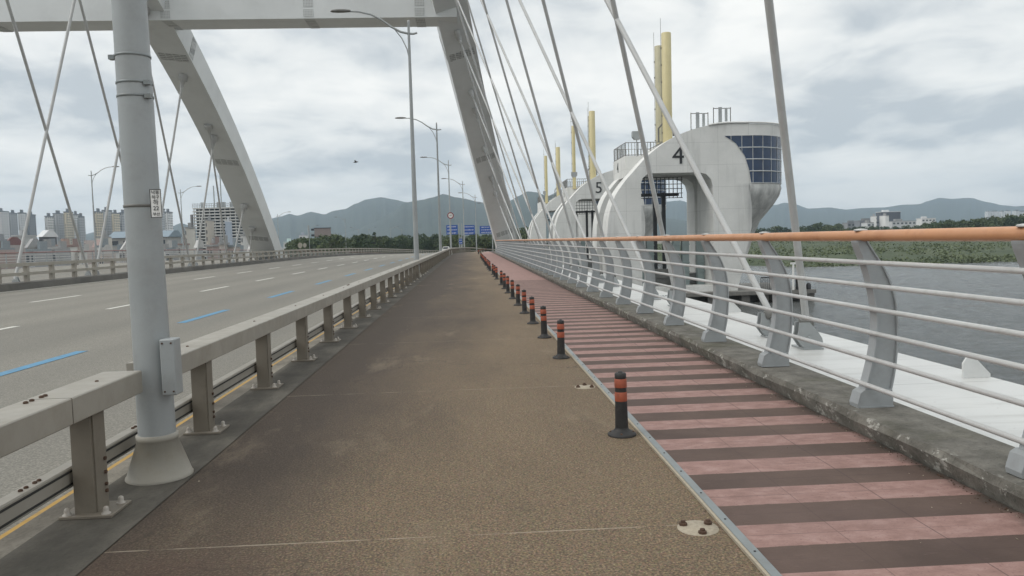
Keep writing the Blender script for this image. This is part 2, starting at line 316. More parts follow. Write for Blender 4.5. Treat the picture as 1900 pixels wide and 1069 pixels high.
# ------------------------------------------------------------------ builders
WL = {}
def link(o, parent=None, loc=(0, 0, 0)):
    COL.objects.link(o)
    if parent is not None: o.parent = parent
    o.location = loc
    WL[o] = Vector(loc) + (WL[parent] if parent is not None else Vector())
    return o
def tag(o, label=None, cat=None, group=None, kind=None):
    for k, v in (('label', label), ('category', cat), ('group', group), ('kind', kind)):
        if v: o[k] = v
    return o
def thing(name, label, cat, loc=(0, 0, 0), group=None):
    return tag(link(bpy.data.objects.new(name, None), None, loc), label, cat, group)
class MB:
    def __init__(s): s.v = []; s.f = []; s.sm = []
    def add(s, vs, fs, smooth=False):
        o = len(s.v); s.v += [tuple(v) for v in vs]; s.f += [tuple(o + i for i in f) for f in fs]; s.sm += [smooth] * len(fs); return s
    def box(s, x0, x1, y0, y1, z0, z1, bev=0):
        if bev:
            b = bev; P = []
            for z, q in ((z0, b), (z0 + b, 0), (z1 - b, 0), (z1, b)):
                P.append([(x0 + q, y0 + b), (x0 + b, y0 + q), (x1 - b, y0 + q), (x1 - q, y0 + b), (x1 - q, y1 - b), (x1 - b, y1 - q), (x0 + b, y1 - q), (x0 + q, y1 - b)])
            vs = [(x, y, z) for r, z in zip(P, (z0, z0 + b, z1 - b, z1)) for x, y in r]
            fs = [tuple(range(7, -1, -1)), tuple(range(24, 32))]
            for k in range(3):
                for i in range(8): j = (i + 1) % 8; fs.append((k * 8 + i, k * 8 + j, k * 8 + 8 + j, k * 8 + 8 + i))
            return s.add(vs, fs)
        v = [(x, y, z) for z in (z0, z1) for x, y in ((x0, y0), (x1, y0), (x1, y1), (x0, y1))]
        return s.add(v, [(3, 2, 1, 0), (4, 5, 6, 7), (0, 1, 5, 4), (1, 2, 6, 5), (2, 3, 7, 6), (3, 0, 4, 7)])
    def tube(s, pts, r, n=10, cap=True):
        pts = [Vector(p) for p in pts]; rs = r if isinstance(r, (list, tuple)) else [r] * len(pts)
        vs = []; prev = None
        for i, p in enumerate(pts):
            t = (pts[min(i + 1, len(pts) - 1)] - pts[max(i - 1, 0)]).normalized()
            if prev is None:
                a = Vector((0, 0, 1)) if abs(t.z) < .9 else Vector((1, 0, 0)); u = t.cross(a).normalized()
            else: u = (prev - t * prev.dot(t)).normalized()
            prev = u; b = t.cross(u)
            vs += [p + (u * math.cos(k * 2 * math.pi / n) + b * math.sin(k * 2 * math.pi / n)) * rs[i] for k in range(n)]
        fs = [(i * n + k, i * n + (k + 1) % n, (i + 1) * n + (k + 1) % n, (i + 1) * n + k) for i in range(len(pts) - 1) for k in range(n)]
        s.add(vs, fs, n > 6)
        if cap: s.add(vs[:n], [tuple(range(n - 1, -1, -1))]); s.add(vs[-n:], [tuple(range(n))])
        return s
    def lathe(s, prof, c=(0, 0, 0), n=20, smooth=True):
        cx, cy, cz = c; vs = []
        for r, z in prof: vs += [(cx + r * math.cos(k * 2 * math.pi / n), cy + r * math.sin(k * 2 * math.pi / n), cz + z) for k in range(n)]
        fs = [(i * n + k, i * n + (k + 1) % n, (i + 1) * n + (k + 1) % n, (i + 1) * n + k) for i in range(len(prof) - 1) for k in range(n)]
        s.add(vs, fs, smooth)
        if prof[-1][0] > 1e-4: s.add(vs[-n:], [tuple(range(n))])
        if prof[0][0] > 1e-4: s.add(vs[:n], [tuple(range(n - 1, -1, -1))])
        return s
    def prism(s, poly, axis, a, b, holes=()):
        """extrude a 2-D outline (with holes) along an axis from a to b"""
        def P(u, v, w): return {'x': (w, u, v), 'y': (u, w, v), 'z': (u, v, w)}[axis]
        loops = [list(poly)] + [list(h) for h in holes]
        flat = [p for l in loops for p in l]
        tri = tessellate_polygon([[Vector((u, v, 0)) for u, v in l] for l in loops])
        for w_ in (a, b): s.add([P(u, v, w_) for u, v in flat], [tuple(t) for t in tri])
        for l in loops:
            n = len(l); s.add([P(u, v, w_) for w_ in (a, b) for u, v in l], [(i, (i + 1) % n, n + (i + 1) % n, n + i) for i in range(n)])
        return s
    def build(s, name, mat, parent=None, world=True, loc=None):
        me = bpy.data.meshes.new(name)
        if loc is not None: off = Vector(loc)
        else: off = WL[parent] if (parent is not None and world) else Vector()
        me.from_pydata([(x - off.x, y - off.y, z - off.z) for x, y, z in s.v], [], s.f)
        me.polygons.foreach_set('use_smooth', s.sm); me.materials.append(mat if not isinstance(mat, str) else M[mat])
        import bmesh as _b
        bm = _b.new(); bm.from_mesh(me); _b.ops.recalc_face_normals(bm, faces=bm.faces); bm.to_mesh(me); bm.free()
        o = bpy.data.objects.new(name, me)
        if loc is not None: return link(o, parent, off - (WL[parent] if parent is not None else Vector()))
        return link(o, parent)
def copy_tree(o, loc=None, parent=None):
    c = o.copy(); COL.objects.link(c)
    if parent is not None: c.parent = parent
    if loc is not None: c.location = loc
    WL[c] = Vector(c.location) + (WL[parent] if parent is not None else Vector())
    for ch in list(o.children): copy_tree(ch, None, c)
    return c
def relabel(o, label, group=None): o['label'] = label; (group and o.__setitem__('group', group)); return o
def text(name, body, size, mat, loc, rot, parent=None, ext=.004):
    cu = bpy.data.curves.new(name, 'FONT'); cu.body = body; cu.size = size; cu.extrude = ext; cu.align_x = 'CENTER'; cu.align_y = 'CENTER'; cu.resolution_u = 3
    t = bpy.data.objects.new(name + '_tmp', cu); COL.objects.link(t)
    me = bpy.data.meshes.new_from_object(t.evaluated_get(bpy.context.evaluated_depsgraph_get()))
    bpy.data.objects.remove(t); bpy.data.curves.remove(cu)
    me.name = name; me.materials.clear(); me.materials.append(M[mat])
    o = bpy.data.objects.new(name, me); link(o, parent, Vector(loc) - (WL[parent] if parent is not None else Vector())); o.rotation_euler = rot; return o

# the deck is straight to Y=80, then bends right and dips
def sx(Y):
    if Y < 80: return 0.
    if Y < 110: return .00125 * (Y - 80) ** 2
    v = 1.125 + .075 * (Y - 110)
    if Y > 150: v += .0022 * (Y - 150) ** 2
    return v
def sz(Y): return 0. if Y < 80 else -.00014 * (Y - 80) ** 2
def ysteps(a, b, near=4.):
    r = [a]
    while r[-1] < b: r.append(min(b, max(r[-1] + near, 80) if r[-1] < 80 else r[-1] + near))
    return r
def sheet(name, x0, x1, z, y0, y1, mat, parent=None, step=4.):
    m = MB(); ys = ysteps(y0, y1, step)
    for a, b in zip(ys, ys[1:]):
        m.add([(x0 + sx(a), a, z + sz(a)), (x1 + sx(a), a, z + sz(a)), (x1 + sx(b), b, z + sz(b)), (x0 + sx(b), b, z + sz(b))], [(0, 1, 2, 3)])
    return m.build(name, mat, parent)
def sweep(m, prof, ys, smooth=False, cap=True):
    """closed (x,z) profile swept along the deck line"""
    n = len(prof); vs = [(x + sx(Y), Y, z + sz(Y)) for Y in ys for x, z in prof]
    fs = [(i * n + k, i * n + (k + 1) % n, (i + 1) * n + (k + 1) % n, (i + 1) * n + k) for i in range(len(ys) - 1) for k in range(n)]
    m.add(vs, fs, smooth)
    if cap: m.add(vs[:n], [tuple(range(n))]); m.add(vs[-n:], [tuple(range(n - 1, -1, -1))])
    return m
def rect(x0, x1, z0, z1, b=0.):
    if not b: return [(x0, z0), (x1, z0), (x1, z1), (x0, z1)]
    return [(x0 + b, z0), (x1 - b, z0), (x1, z0 + b), (x1, z1 - b), (x1 - b, z1), (x0 + b, z1), (x0, z1 - b), (x0, z0 + b)]
def circ(x, z, r, n=12): return [(x + r * math.cos(k * 2 * math.pi / n), z + r * math.sin(k * 2 * math.pi / n)) for k in range(n)]

# ------------------------------------------------------------------ setting: decks, road, river, land
YF = 235
st = lambda o: tag(o, kind='structure')
road = st(sheet('road', -18.5, -2.5, -.012, -30, YF, 'road'))
m = MB(); m.box(-.001, 0, 0, .001, 0, .001)
base = MB(); sweep(base, [(-46.5, -1.6), (3.3, -1.6), (3.3, -.06), (-46.5, -.06)], ysteps(-30, YF, 5)); st(base.build('deck_slab', M['kerb_far']))
st(sheet('path', -1.86, 1.245, .002, -30, YF, 'path'))
st(sheet('gutter', -2.5, -2.34, .004, -30, YF, 'gutter'))
st(sheet('verge', -2.34, -1.86, .006, -30, YF, 'verge'))
st(sheet('walkway', 1.315, 2.84, .003, -30, YF, 'deck'))
st(sheet('opposite_road', -44.4, -23.4, -.02, -30, YF, 'road'))
k = MB(); ys = [-30 + .5 * i for i in range(int((YF + 30) / .5) + 1)]
rk = random.Random(4); n5 = 5
vs = []
for Y in ys:
    j = lambda a: rk.uniform(-a, a)
    near = Y < 30
    q = .012 if near else .004
    vs += [(2.86 + sx(Y) + j(q), Y, -.05 + sz(Y)), (2.815 + sx(Y) + j(q), Y, .10 + sz(Y) + j(q)), (2.84 + sx(Y) + j(q), Y, .145 + sz(Y) + j(.006)), (3.30 + sx(Y), Y, .15 + sz(Y)), (3.31 + sx(Y), Y, -.5 + sz(Y))]
k.add(vs, [(i * 5 + a, i * 5 + a + 1, i * 5 + 6 + a, i * 5 + 5 + a) for i in range(len(ys) - 1) for a in range(4)])
st(k.build('kerb', 'kerb'))
k = MB(); sweep(k, [(-18.4, -.1), (-18.5, .25), (-19.35, .27), (-19.35, -.1)], ysteps(-30, YF, 5)); st(k.build('opposite_kerb', 'kerb_far'))
# road paint lies on the road
mk = MB()
def dash(m, x, w_, y0, y1):
    m.add([(x - w_ + sx(y0), y0, -.007 + sz(y0)), (x + w_ + sx(y0), y0, -.007 + sz(y0)), (x + w_ + sx(y1), y1, -.007 + sz(y1)), (x - w_ + sx(y1), y1, -.007 + sz(y1))], [(0, 1, 2, 3)])
for x, y0 in ((-9.38, 13.4), (-13.38, 10.2)):
    for i in range(-4, 28): dash(mk, x, .075, y0 + 7 * i, y0 + 7 * i + 3)
for x, a in ((-18.1, -30),):
    for i in range(60): dash(mk, x, .06, a + i * 4.4, a + i * 4.4 + 4.4)
mk.build('white_lane_marking', 'white', road)
mk = MB()
for i in range(-4, 28): dash(mk, -5.9, .09, 8.95 + 7 * i, 11.95 + 7 * i)
mk.build('blue_lane_marking', 'blue_mark', road)
mk = MB()
for i in range(60): dash(mk, -2.535, .017, -30 + i * 4.4, -30 + i * 4.4 + 4.4)
mk.build('yellow_edge_marking', 'yellow_mark', road)
# metal edging strip, two profiles side by side
t = thing('edging_strip', 'long flat grey metal strip between sandy path and pink striped walkway', 'edging strip', (1.28, 0, 0))
e = MB(); sweep(e, rect(1.268, 1.315, -.03, .012), ysteps(-30, YF, 5)); e.build('cover_plate', 'strip', t)
e = MB(); sweep(e, rect(1.246, 1.262, -.03, .016), ysteps(-30, YF, 5)); e.build('joint_angle', 'mortar', t)
for i in range(26): MB().lathe([(.006, .0), (.006, .0155), (0, .016)], (1.293, 2.2 + .42 * i, 0), 8).build('screw', 'black', t)

WZ = -6.0
wtr = MB(); wtr.add([(-9000, -3000, WZ), (9000, -3000, WZ), (9000, 9000, WZ), (-9000, 9000, WZ)], [(0, 1, 2, 3)]); st(wtr.build('river', 'water'))
wv = MB(); gx, gy = 230, 215
def wave(x, y):
    p_ = Vector((x * .55, y * .85, 0)); q_ = Vector((x * 1.5 + 9, y * 2.1, 3))
    return .115 * mnoise.noise(p_) + .05 * mnoise.noise(q_) + .05 * mnoise.noise(Vector((x * .12, y * .2, 7)))
wvx = [5 + 145 * (i / gx) ** 1.25 for i in range(gx + 1)]; wvy = [12 + 160 * (j / gy) ** 1.2 for j in range(gy + 1)]
wv.add([(x, y, WZ + .16 + wave(x, y)) for y in wvy for x in wvx], [(j * (gx + 1) + i, j * (gx + 1) + i + 1, (j + 1) * (gx + 1) + i + 1, (j + 1) * (gx + 1) + i) for j in range(gy) for i in range(gx)], True)
st(wv.build('river_waves', 'water'))
def land(name, pts, mat, zf, step=None, kind='structure'):
    m = MB(); tri = tessellate_polygon([[Vector((x, y, 0)) for x, y in pts]])
    m.add([(x, y, zf(x, y)) for x, y in pts], [tuple(t) for t in tri])
    n = len(pts); m.add([(x, y, zz) for zz in (None, WZ - .6) for x, y in pts and [(x, y) for x, y in pts] for zz in (zz if zz is not None else zf(x, y),)], [(i, (i + 1) % n, n + (i + 1) % n, n + i) for i in range(n)])
    return tag(m.build(name, mat), kind=kind)
land('city_ground', [(-3000, 60), (-60, 75), (-48, 100), (-2, 112), (20, 150), (42, 230), (70, 330), (1500, 520), (3000, 600), (3000, 4500), (-3000, 4500)], 'soil', lambda x, y: -3.6)
# grassy river bank on the right: one grid sheet, rising from the shore
rb = random.Random(8)
NX, NY = 90, 34
def bank_edge(u): return 150 + 6 * math.sin(u * 9) + 3 * math.sin(u * 23 + 1) - 4 * u
m = MB(); vs = []
for j in range(NY):
    for i in range(NX):
        u = i / (NX - 1); X = 52 + u * 420; v = j / (NY - 1)
        y0 = bank_edge(u) + max(0, (1 - u * 25)) * 45
        Y = y0 + (v ** 1.5) * 260
        z = WZ - .4 + min(1, v * 5) * 1.6 + v * 1.9 + rb.uniform(-.22, .22) * min(1, v * 6)
        vs.append((X - v * 6 * (u < .02), Y, z))
m.add(vs, [(j * NX + i, j * NX + i + 1, (j + 1) * NX + i + 1, (j + 1) * NX + i) for j in range(NY - 1) for i in range(NX - 1)], True)
st(m.build('river_bank', 'grass'))
# approach embankment under the far road
m = MB()
ys = ysteps(96, YF, 6)
vs = [(x + sx(Y), Y, z + sz(Y)) for Y in ys for x, z in ((-52, -4), (-46.4, -.15), (4.3, -.15), (9.5, -4))]
m.add(vs, [(i * 4 + a, i * 4 + a + 1, i * 4 + 5 + a, i * 4 + 4 + a) for i in range(len(ys) - 1) for a in range(3)]); st(m.build('embankment', 'grass'))

# hills: ridge lines with slopes in front and behind
def hill(name, prof, D, depth, seed):
    r = random.Random(seed); px = [p[0] for p in prof]
    pts = []
    x = px[0]
    while x <= px[-1]:
        for a, b in zip(prof, prof[1:]):
            if a[0] <= x <= b[0]: t_ = (x - a[0]) / (b[0] - a[0]); y = a[1] + (b[1] - a[1]) * (t_ * t_ * (3 - 2 * t_)) * .5 + (b[1] - a[1]) * t_ * .5; break
        pts.append(at(x, y, D)); x += 3
    rows = 9; m = MB(); vs = []
    base = -6
    ph = [r.uniform(0, 6) for _ in range(6)]
    for i, p in enumerate(pts):
        for j in range(rows):
            t_ = j / (rows - 1) * 2 - 1                      # -1 front foot, 0 ridge, 1 back foot
            f = 1 - abs(t_)
            spur = (math.sin(i * .31 + ph[0]) + .6 * math.sin(i * .83 + ph[1]) + .25 * math.sin(i * 1.3 + ph[2])) * .025 * (p.z - base) * f * (1 - f) * 4
            z = base + (p.z - base) * (f ** .85) + spur + (mnoise.noise(Vector((i * .23, j * .9, seed))) * f * (1 - f) * 4 * .05 * (p.z - base)) + (r.uniform(-1, 1) * D / 9000 if j == rows // 2 else 0)
            vs.append((p.x * (1 + t_ * depth / D), D + t_ * depth, z))
    m.add(vs, [(i * rows + j, i * rows + j + 1, (i + 1) * rows + j + 1, (i + 1) * rows + j) for i in range(len(pts) - 1) for j in range(rows - 1)], True)
    return st(m.build(name, 'hill'))
hill('hill_range', [(-700, 470), (-300, 462), (-80, 455), (60, 452), (140, 440), (175, 431), (200, 440), (260, 446), (300, 430), (335, 414), (370, 425), (430, 420), (480, 412), (520, 402), (537, 397), (552, 400), (577, 393), (602, 398), (620, 391), (640, 388), (660, 378), (680, 370), (707, 366), (735, 371), (752, 375), (800, 390), (850, 420), (880, 447)], 3300, 900, 1)
hill('hill_range', [(600, 452), (651, 430), (692, 414), (727, 394), (752, 376), (783, 371), (800, 367), (823, 360), (845, 366), (864, 369), (884, 374), (904, 377), (925, 381), (945, 373), (962, 364), (979, 355), (996, 357), (1016, 364), (1037, 355), (1060, 360), (1100, 376), (1160, 392), (1220, 404), (1300, 412), (1400, 425)], 2500, 700, 2)
hill('hill_range', [(1080, 430), (1150, 405), (1200, 388), (1240, 374), (1262, 372), (1300, 384), (1350, 396), (1400, 392), (1440, 380), (1456, 376), (1475, 379), (1500, 387), (1540, 385), (1570, 389), (1600, 386), (1640, 385), (1675, 380), (1705, 379), (1722, 373), (1743, 367), (1765, 369), (1800, 367), (1832, 375), (1862, 381), (1885, 383), (1930, 379), (2000, 388), (2200, 380), (2500, 400)], 4000, 900, 3)

# ------------------------------------------------------------------ guardrail beside the path
GUARD_Y = [4.46 + 1.88 * i for i in range(-3, 66)]
g = thing('guardrail', 'low beige steel guardrail on posts between the sandy path and the near road edge', 'guardrail', (-2.2, 0, 0))
def beam(y0, y1, parent, name='top_beam'):
    m = MB(); sweep(m, rect(-2.335, -2.095, .595, .737, .006), [y0] + [y for y in ysteps(-28, 200, 4) if y0 < y < y1] + [y1]); return m.build(name, 'alu', parent)
beam(-3, 4.10, g); beam(4.112, 4.965, g); b0 = 5.30
for y1 in (14.5, 25.8, 37, 48.3, 59.6, 70.9, 82, 93.5, 105, 120, 135, 150, 170, 190): beam(b0, y1, g); b0 = y1 + .014
m = MB()
for Yj in (4.10, 14.5, 25.8):
    for dy in (-.10, -.045, .045, .08):
        MB().lathe([(.013, 0), (.013, .008), (.006, .012), (0, .012)], (-2.27, Yj + dy, .737), 8).build('beam_bolt', 'rust', g)
for y_ in (4.0, 4.05, 4.13, 4.17, 5.32, 5.36): MB().lathe([(.012, 0), (.012, .008), (.005, .012), (0, .012)], (-2.325, y_, .285), 8).build('rail_bolt', 'rust', g)
MB().lathe([(.012, 0), (.01, .006), (0, .008)], (-2.2, 4.6, .737), 8).build('beam_bolt', 'rust', g)
for i in range(14): MB().lathe([(.012, 0), (.01, .006), (0, .008)], (-2.215, 6.1 + 1.88 * i, .737), 8).build('beam_bolt', 'rust', g)
m = MB()
yl = ysteps(-3, 200, 4)
sweep(m, rect(-2.37, -2.285, .165, .285, .008), yl); m.build('lower_rail', 'alu', g)
m = MB()
for z in (.188, .262): sweep(m, rect(-2.288, -2.281, z - .006, z + .006), yl)
m.build('rail_grooves', 'groove', g)
post0 = None
def mkpost(detail):
    m = MB(); m.box(-.06, .052, -.075, -.060, .014, .595).box(.046, .06, -.0595, .075, .014, .595).box(-.06, .045, -.0595, .07, .014, .595)
    p = m.build('post', 'alu_post', g, loc=(0, 0, 0))
    if detail:
        pl = MB(); pl.box(-.13, .16, -.12, .14, .0, .018, .003); pl.build('base_plate', 'alu_post', p, False)
        for x, y in ((-.095, -.09), (.115, -.085), (.12, .09)):
            bm_ = MB(); bm_.lathe([(.026, .013), (.026, .022), (.017, .024), (.0165, .044), (.014, .054), (.006, .060), (0, .061)], (x, y, 0), 10); bm_.build('bolt', 'bolt', p, False)
        for z in (.11, .15, .22, .30): MB().tube([(.06, .045, z), (.072, .045, z)], .011, 6).build('side_screw', 'rust', p, False)
    return p
pd = mkpost(True); pf = mkpost(False)
for i, Y in enumerate(GUARD_Y):
    src = pd if Y < 40 else pf
    if Y == GUARD_Y[0]: pd.location = (0 + sx(Y), Y, .006 + sz(Y)); continue
    if src is pf and pf.location.y == 0: pf.location = (sx(Y), Y, sz(Y)); continue
    c = copy_tree(src, (sx(Y), Y, (.006 if src is pd else 0) + sz(Y)), g)

# road-centre guardrail and kerb on the far side
g2 = thing('guardrail', 'grey guardrail with two beams on a kerb along the far edge of the road', 'guardrail', (-18.9, 0, .27))
for z0, z1 in ((.93, 1.08), (.55, .68)):
    m = MB(); sweep(m, rect(-18.98, -18.78, z0, z1), ysteps(-10, 225, 5)); m.build('beam', 'alu', g2)
pm = MB().box(-.08, .08, -.1, .1, 0, .66).build('post', 'alu', g2, loc=(0, 0, 0))
first = True
for i in range(98):
    Y = 20 + 2.0 * i
    if first: pm.location = (sx(Y), Y, sz(Y)); first = False
    else: copy_tree(pm, (sx(Y), Y, sz(Y)), g2)
g3 = thing('railing', 'pale bar railing with a maroon top rail beyond the second carriageway', 'railing', (-45.2, 0, 0))
m = MB(); sweep(m, circ(-45.2, 1.52, .06, 8), ysteps(-10, 225, 5), True); m.build('handrail', 'maroon', g3)
for z in (1.25, .98, .7, .42):
    m = MB(); sweep(m, circ(-45.2, z, .035, 6), ysteps(-10, 225, 5)); m.build('rail', 'tube', g3)
pm = MB().box(-.04, .04, -.06, .06, 0, 1.47).build('post', 'rail', g3, loc=(0, 0, 0))
for i in range(75):
    Y = 30 + 2.4 * i
    if i == 0: pm.location = (sx(Y), Y, sz(Y))
    else: copy_tree(pm, (sx(Y), Y, sz(Y)), g3)

# ------------------------------------------------------------------ pedestrian railing
r = thing('railing', 'grey railing of curved blade posts and six tubes under an orange handrail', 'railing', (3.05, 0, .15))
m = MB(); sweep(m, circ(2.965, 1.458, .041, 16), ysteps(-6, 113, 3), True); m.build('handrail', 'orange_rail', r)
BL = [(2.975, .285), (3.012, .42), (3.052, .60), (3.068, .80), (3.045, 1.0), (2.995, 1.20), (2.925, 1.38), (2.915, 1.422)]
BR = [(3.190, .285), (3.216, .42), (3.234, .60), (3.234, .80), (3.212, 1.0), (3.135, 1.20), (3.02, 1.38), (2.995, 1.425)]
def interp(P, z):
    for a, b in zip(P, P[1:]):
        if a[1] <= z <= b[1]: return a[0] + (b[0] - a[0]) * (z - a[1]) / (b[1] - a[1])
    return P[0][0]
for z in (1.258, 1.079, .898, .714, .520, .327):
    x = interp(BL, z) - .004
    m = MB(); sweep(m, circ(x, z, .0185, 10), ysteps(-6, 113, 3), True); m.build('rail', 'tube', r)
def smooth_line(P, n=4):
    o = []
    for i in range(len(P) - 1):
        p0, p1, p2, p3 = P[max(i - 1, 0)], P[i], P[i + 1], P[min(i + 2, len(P) - 1)]
        for k in range(n):
            t_ = k / n; o.append(tuple(.5 * (2 * p1[a] + (p2[a] - p0[a]) * t_ + (2 * p0[a] - 5 * p1[a] + 4 * p2[a] - p3[a]) * t_ ** 2 + (3 * p1[a] - p0[a] - 3 * p2[a] + p3[a]) * t_ ** 3) for a in (0, 1)))
    return o + [P[-1]]
bl, br = smooth_line(BL, 3), smooth_line(BR, 3)
m = MB()
loc_ = lambda P: [(x - 3.05, z - .15) for x, z in P]
a, b = loc_(bl), loc_(br)
m.prism([(x + .012, z) for x, z in a] + [(x - .012, z) for x, z in reversed(b)], 'y', -.034, .034)       # web plate
m.prism(a + [(x + .0119, z) for x, z in reversed(a)], 'y', -.05, .05)                                      # inner flange
m.prism([(x - .0119, z) for x, z in b] + list(reversed(b)), 'y', -.05, .05)                                # outer flange
p = m.build('post', 'rail', r, False)
pb = MB(); pb.prism([(-.135, 0), (.14, 0), (.14, .07), (.135, .075), (.132, .135), (-.085, .135), (-.115, .115), (-.14, .03)], 'y', -.064, .064); pb.box(-.12, .145, -.070, .070, .001, .012); bb = pb.build('base_block', 'rail', p, False)
cp = MB(); cp.lathe([(.045, 1.344), (.05, 1.35), (.045, 1.358), (.02, 1.362), (0, 1.363)], (-.085, 0, 0), 12); cb = cp.build('saddle_cap', 'tube', p, False)
for i in range(-2, 58):
    Y = 5.70 + 1.915 * (i - 1) + (.17 if i < 1 else 0)
    if i == -2: p.location = (sx(Y), Y, sz(Y))
    else: copy_tree(p, (sx(Y), Y, sz(Y)), r).rotation_euler.z = random.uniform(-.012, .012)

# ------------------------------------------------------------------ bollards and the two empty base plates
b = thing('bollard', 'first', 'bollard', (0, 0, 0), 'bollards along the metal strip')
base = MB().lathe([(.108, 0), (.108, .010), (.098, .020), (.070, .032), (.054, .046), (.050, .060)], (0, 0, 0), 28).build('base', 'bollard', b)
MB().lathe([(.0495, .046), (.0455, .255), (.0415, .43), (.0435, .435), (.0435, .468), (.038, .474), (.018, .475), (.016, .486), (0, .487)], (0, 0, 0), 24).build('tube', 'bollard', b)
for z0, z1 in ((.262, .332), (.366, .432)): MB().lathe([(.0462, z0), (.0468, z0 + .003), (.0445 + .0012, z1 - .003), (.0440, z1)], (0, 0, 0), 24).build('reflective_band', 'orange', b)
for k_ in range(4): an = k_ * 1.57 + .7; MB().lathe([(.010, .016), (.010, .028), (.004, .031), (0, .031)], (.083 * math.cos(an), .083 * math.sin(an), 0), 8).build('bolt', 'rust', base, False)
ordn = ['nearest', 'second nearest', 'third', 'fourth', 'fifth', 'sixth', 'seventh', 'eighth', 'ninth', 'tenth', 'eleventh', 'twelfth']
by = [5.70, 9.54, 11.58, 13.57, 15.51, 17.45, 19.45, 21.6, 23.5, 25.6, 29.4, 31.4, 33.5, 37.5, 39.5, 41.6, 45.5, 47.6, 49.5, 53.5, 57.5, 61.5, 66, 86, 93, 100, 107, 115]
rb = random.Random(3)
for i, Y in enumerate(by):
    c = b if i == 0 else copy_tree(b)
    c.location = (1.112 - .0045 * max(0, Y - 9) * (Y < 40) - .14 * (Y >= 40) + sx(Y), Y, .004 + sz(Y)); c.rotation_euler = (rb.uniform(-.02, .02), rb.uniform(-.025, .025), rb.uniform(0, 6))
    if i == 0: lb = 'black bollard with two orange bands, the large nearest one beside the strip'
    elif i < 12: lb = 'black and orange bollard, %s in the row counted from the viewer' % ordn[i]
    else: lb = 'small far bollard in the distant end of the row along the strip'
    relabel(c, lb)
for (x, Y, rot, lb) in ((1.125, 3.80, .0, 'round pale bollard footing with three rusty bolts, nearer one beside the strip'), (1.12, 7.62, .9, 'round pale bollard footing with rusty bolts, farther one between two bollards')):
    f = thing('bollard_footing', lb, 'footing', (x, Y, .002), 'empty bollard footings')
    MB().lathe([(.105, 0), (.103, .004), (0, .0055)], (x, Y, .002), 26).build('mortar_disc', 'mortar', f)
    for k_ in range(3):
        an = rot + 1.57 * 3 + (k_ - 1) * 2.15
        MB().lathe([(.022, .004), (.021, .016), (.014, .019), (.012, .028), (0, .03)], (x + .078 * math.cos(an), Y + .078 * math.sin(an), .002), 7, False).build('bolt', 'rust', f)
# grit that gathers along the kerb and the guardrail strip
m = MB(); rg = random.Random(5)
def grain(x, y, z, s):
    v = [(x + rg.uniform(-s, s), y + rg.uniform(-s, s), z + (s * rg.uniform(.4, 1.0) if i == 3 else 0)) for i in range(4)]; m.add(v, [(0, 1, 3), (1, 2, 3), (2, 0, 3)])
for _ in range(1100):
    Y = 2.5 + 26 * rg.random() ** 1.7; x = 2.82 - abs(rg.gauss(0, .035)) ; grain(x, Y, .004, rg.uniform(.003, .010))
for _ in range(160):
    Y = 2.5 + 14 * rg.random(); grain(rg.uniform(-1.8, 2.7), Y, .003, rg.uniform(.002, .006))
for _ in range(200):
    Y = 3 + 16 * rg.random(); grain(1.245 - abs(rg.gauss(0, .02)), Y, .003, rg.uniform(.003, .007))
tag(m.build('grit', 'rust'), kind='stuff')
m = MB()
for _ in range(260):
    Y = 2.5 + 22 * rg.random() ** 1.5; side = rg.random()
    x = 2.80 - abs(rg.gauss(0, .09)) if side < .75 else rg.uniform(-2.4, 2.7); grain(x, Y, .005, rg.uniform(.003, .011))
tag(m.build('pale_pebbles', 'mortar'), kind='stuff')

# ------------------------------------------------------------------ street lamps
def lamp_arm(parent, x, y, z, H=11.05):
    a = MB(); pts = [(x + .36, y, z + H - .52), (x + .2, y, z + H - .56), (x, y, z + H - .55), (x - .35, y, z + H - .47), (x - .75, y, z + H - .25), (x - 1.15, y, z + H + .05), (x - 1.6, y, z + H + .28), (x - 2.1, y, z + H + .40), (x - 2.5, y, z + H + .42)]
    a.tube(pts, [.045, .045, .05, .05, .045, .042, .04, .036, .034], 8); a.build('arm', 'galv', parent)
    c = MB(); c.tube([(x - .03, y, z + H - 1.55), (x - .10, y, z + H - 1.2), (x - .3, y, z + H - .75), (x - .62, y, z + H - .33)], .026, 6); c.build('brace', 'galv', parent)
    h = MB(); hs = []
    for t_, wv, hv in ((0, .04, .05), (.06, .07, .075), (.28, .13, .10), (.55, .15, .10), (.78, .12, .07), (.86, .03, .02)):
        hs.append([(x - 2.45 - t_, y + wv * math.cos(q), z + H + .42 + (hv if math.sin(q) > 0 else hv * .45) * math.sin(q)) for q in [k_ * math.pi / 5 for k_ in range(10)]])
    h.add([q for s_ in hs for q in s_], [(i * 10 + k_, i * 10 + (k_ + 1) % 10, i * 10 + 10 + (k_ + 1) % 10, i * 10 + 10 + k_) for i in range(5) for k_ in range(10)] + [tuple(range(10)), tuple(range(59, 49, -1))], True)
    h.build('lamp_head', 'alu_dark', parent)
def lamp(x, y, z, label, group, H=11.05, flip=1, r0=.118):
    l = thing('street_lamp', label, 'street lamp', (0, 0, 0), group)
    MB().lathe([(r0, .02), (r0 * .98, .3), (r0 * .87, 3.2), (r0 * .64, 7), (r0 * .44, H - .1), (r0 * .44, H), (.02, H + .03), (0, H + .03)], (0, 0, 0), 20).build('pole', 'galv', l)
    cn = MB().lathe([(r0 * 1.76, 0), (r0 * 1.76, .012), (r0 * 1.70, .02), (r0 * 1.06, .245), (r0 * 1.1, .248), (r0 * 1.1, .285), (r0 * .96, .288)], (0, 0, 0), 28).build('base_cone', 'cone', l)
    lamp_arm(l, 0, 0, 0, H)
    l.location = (x, y, z); WL[l] = Vector((x, y, z))
    if flip < 0: l.rotation_euler.z = math.pi
    return l
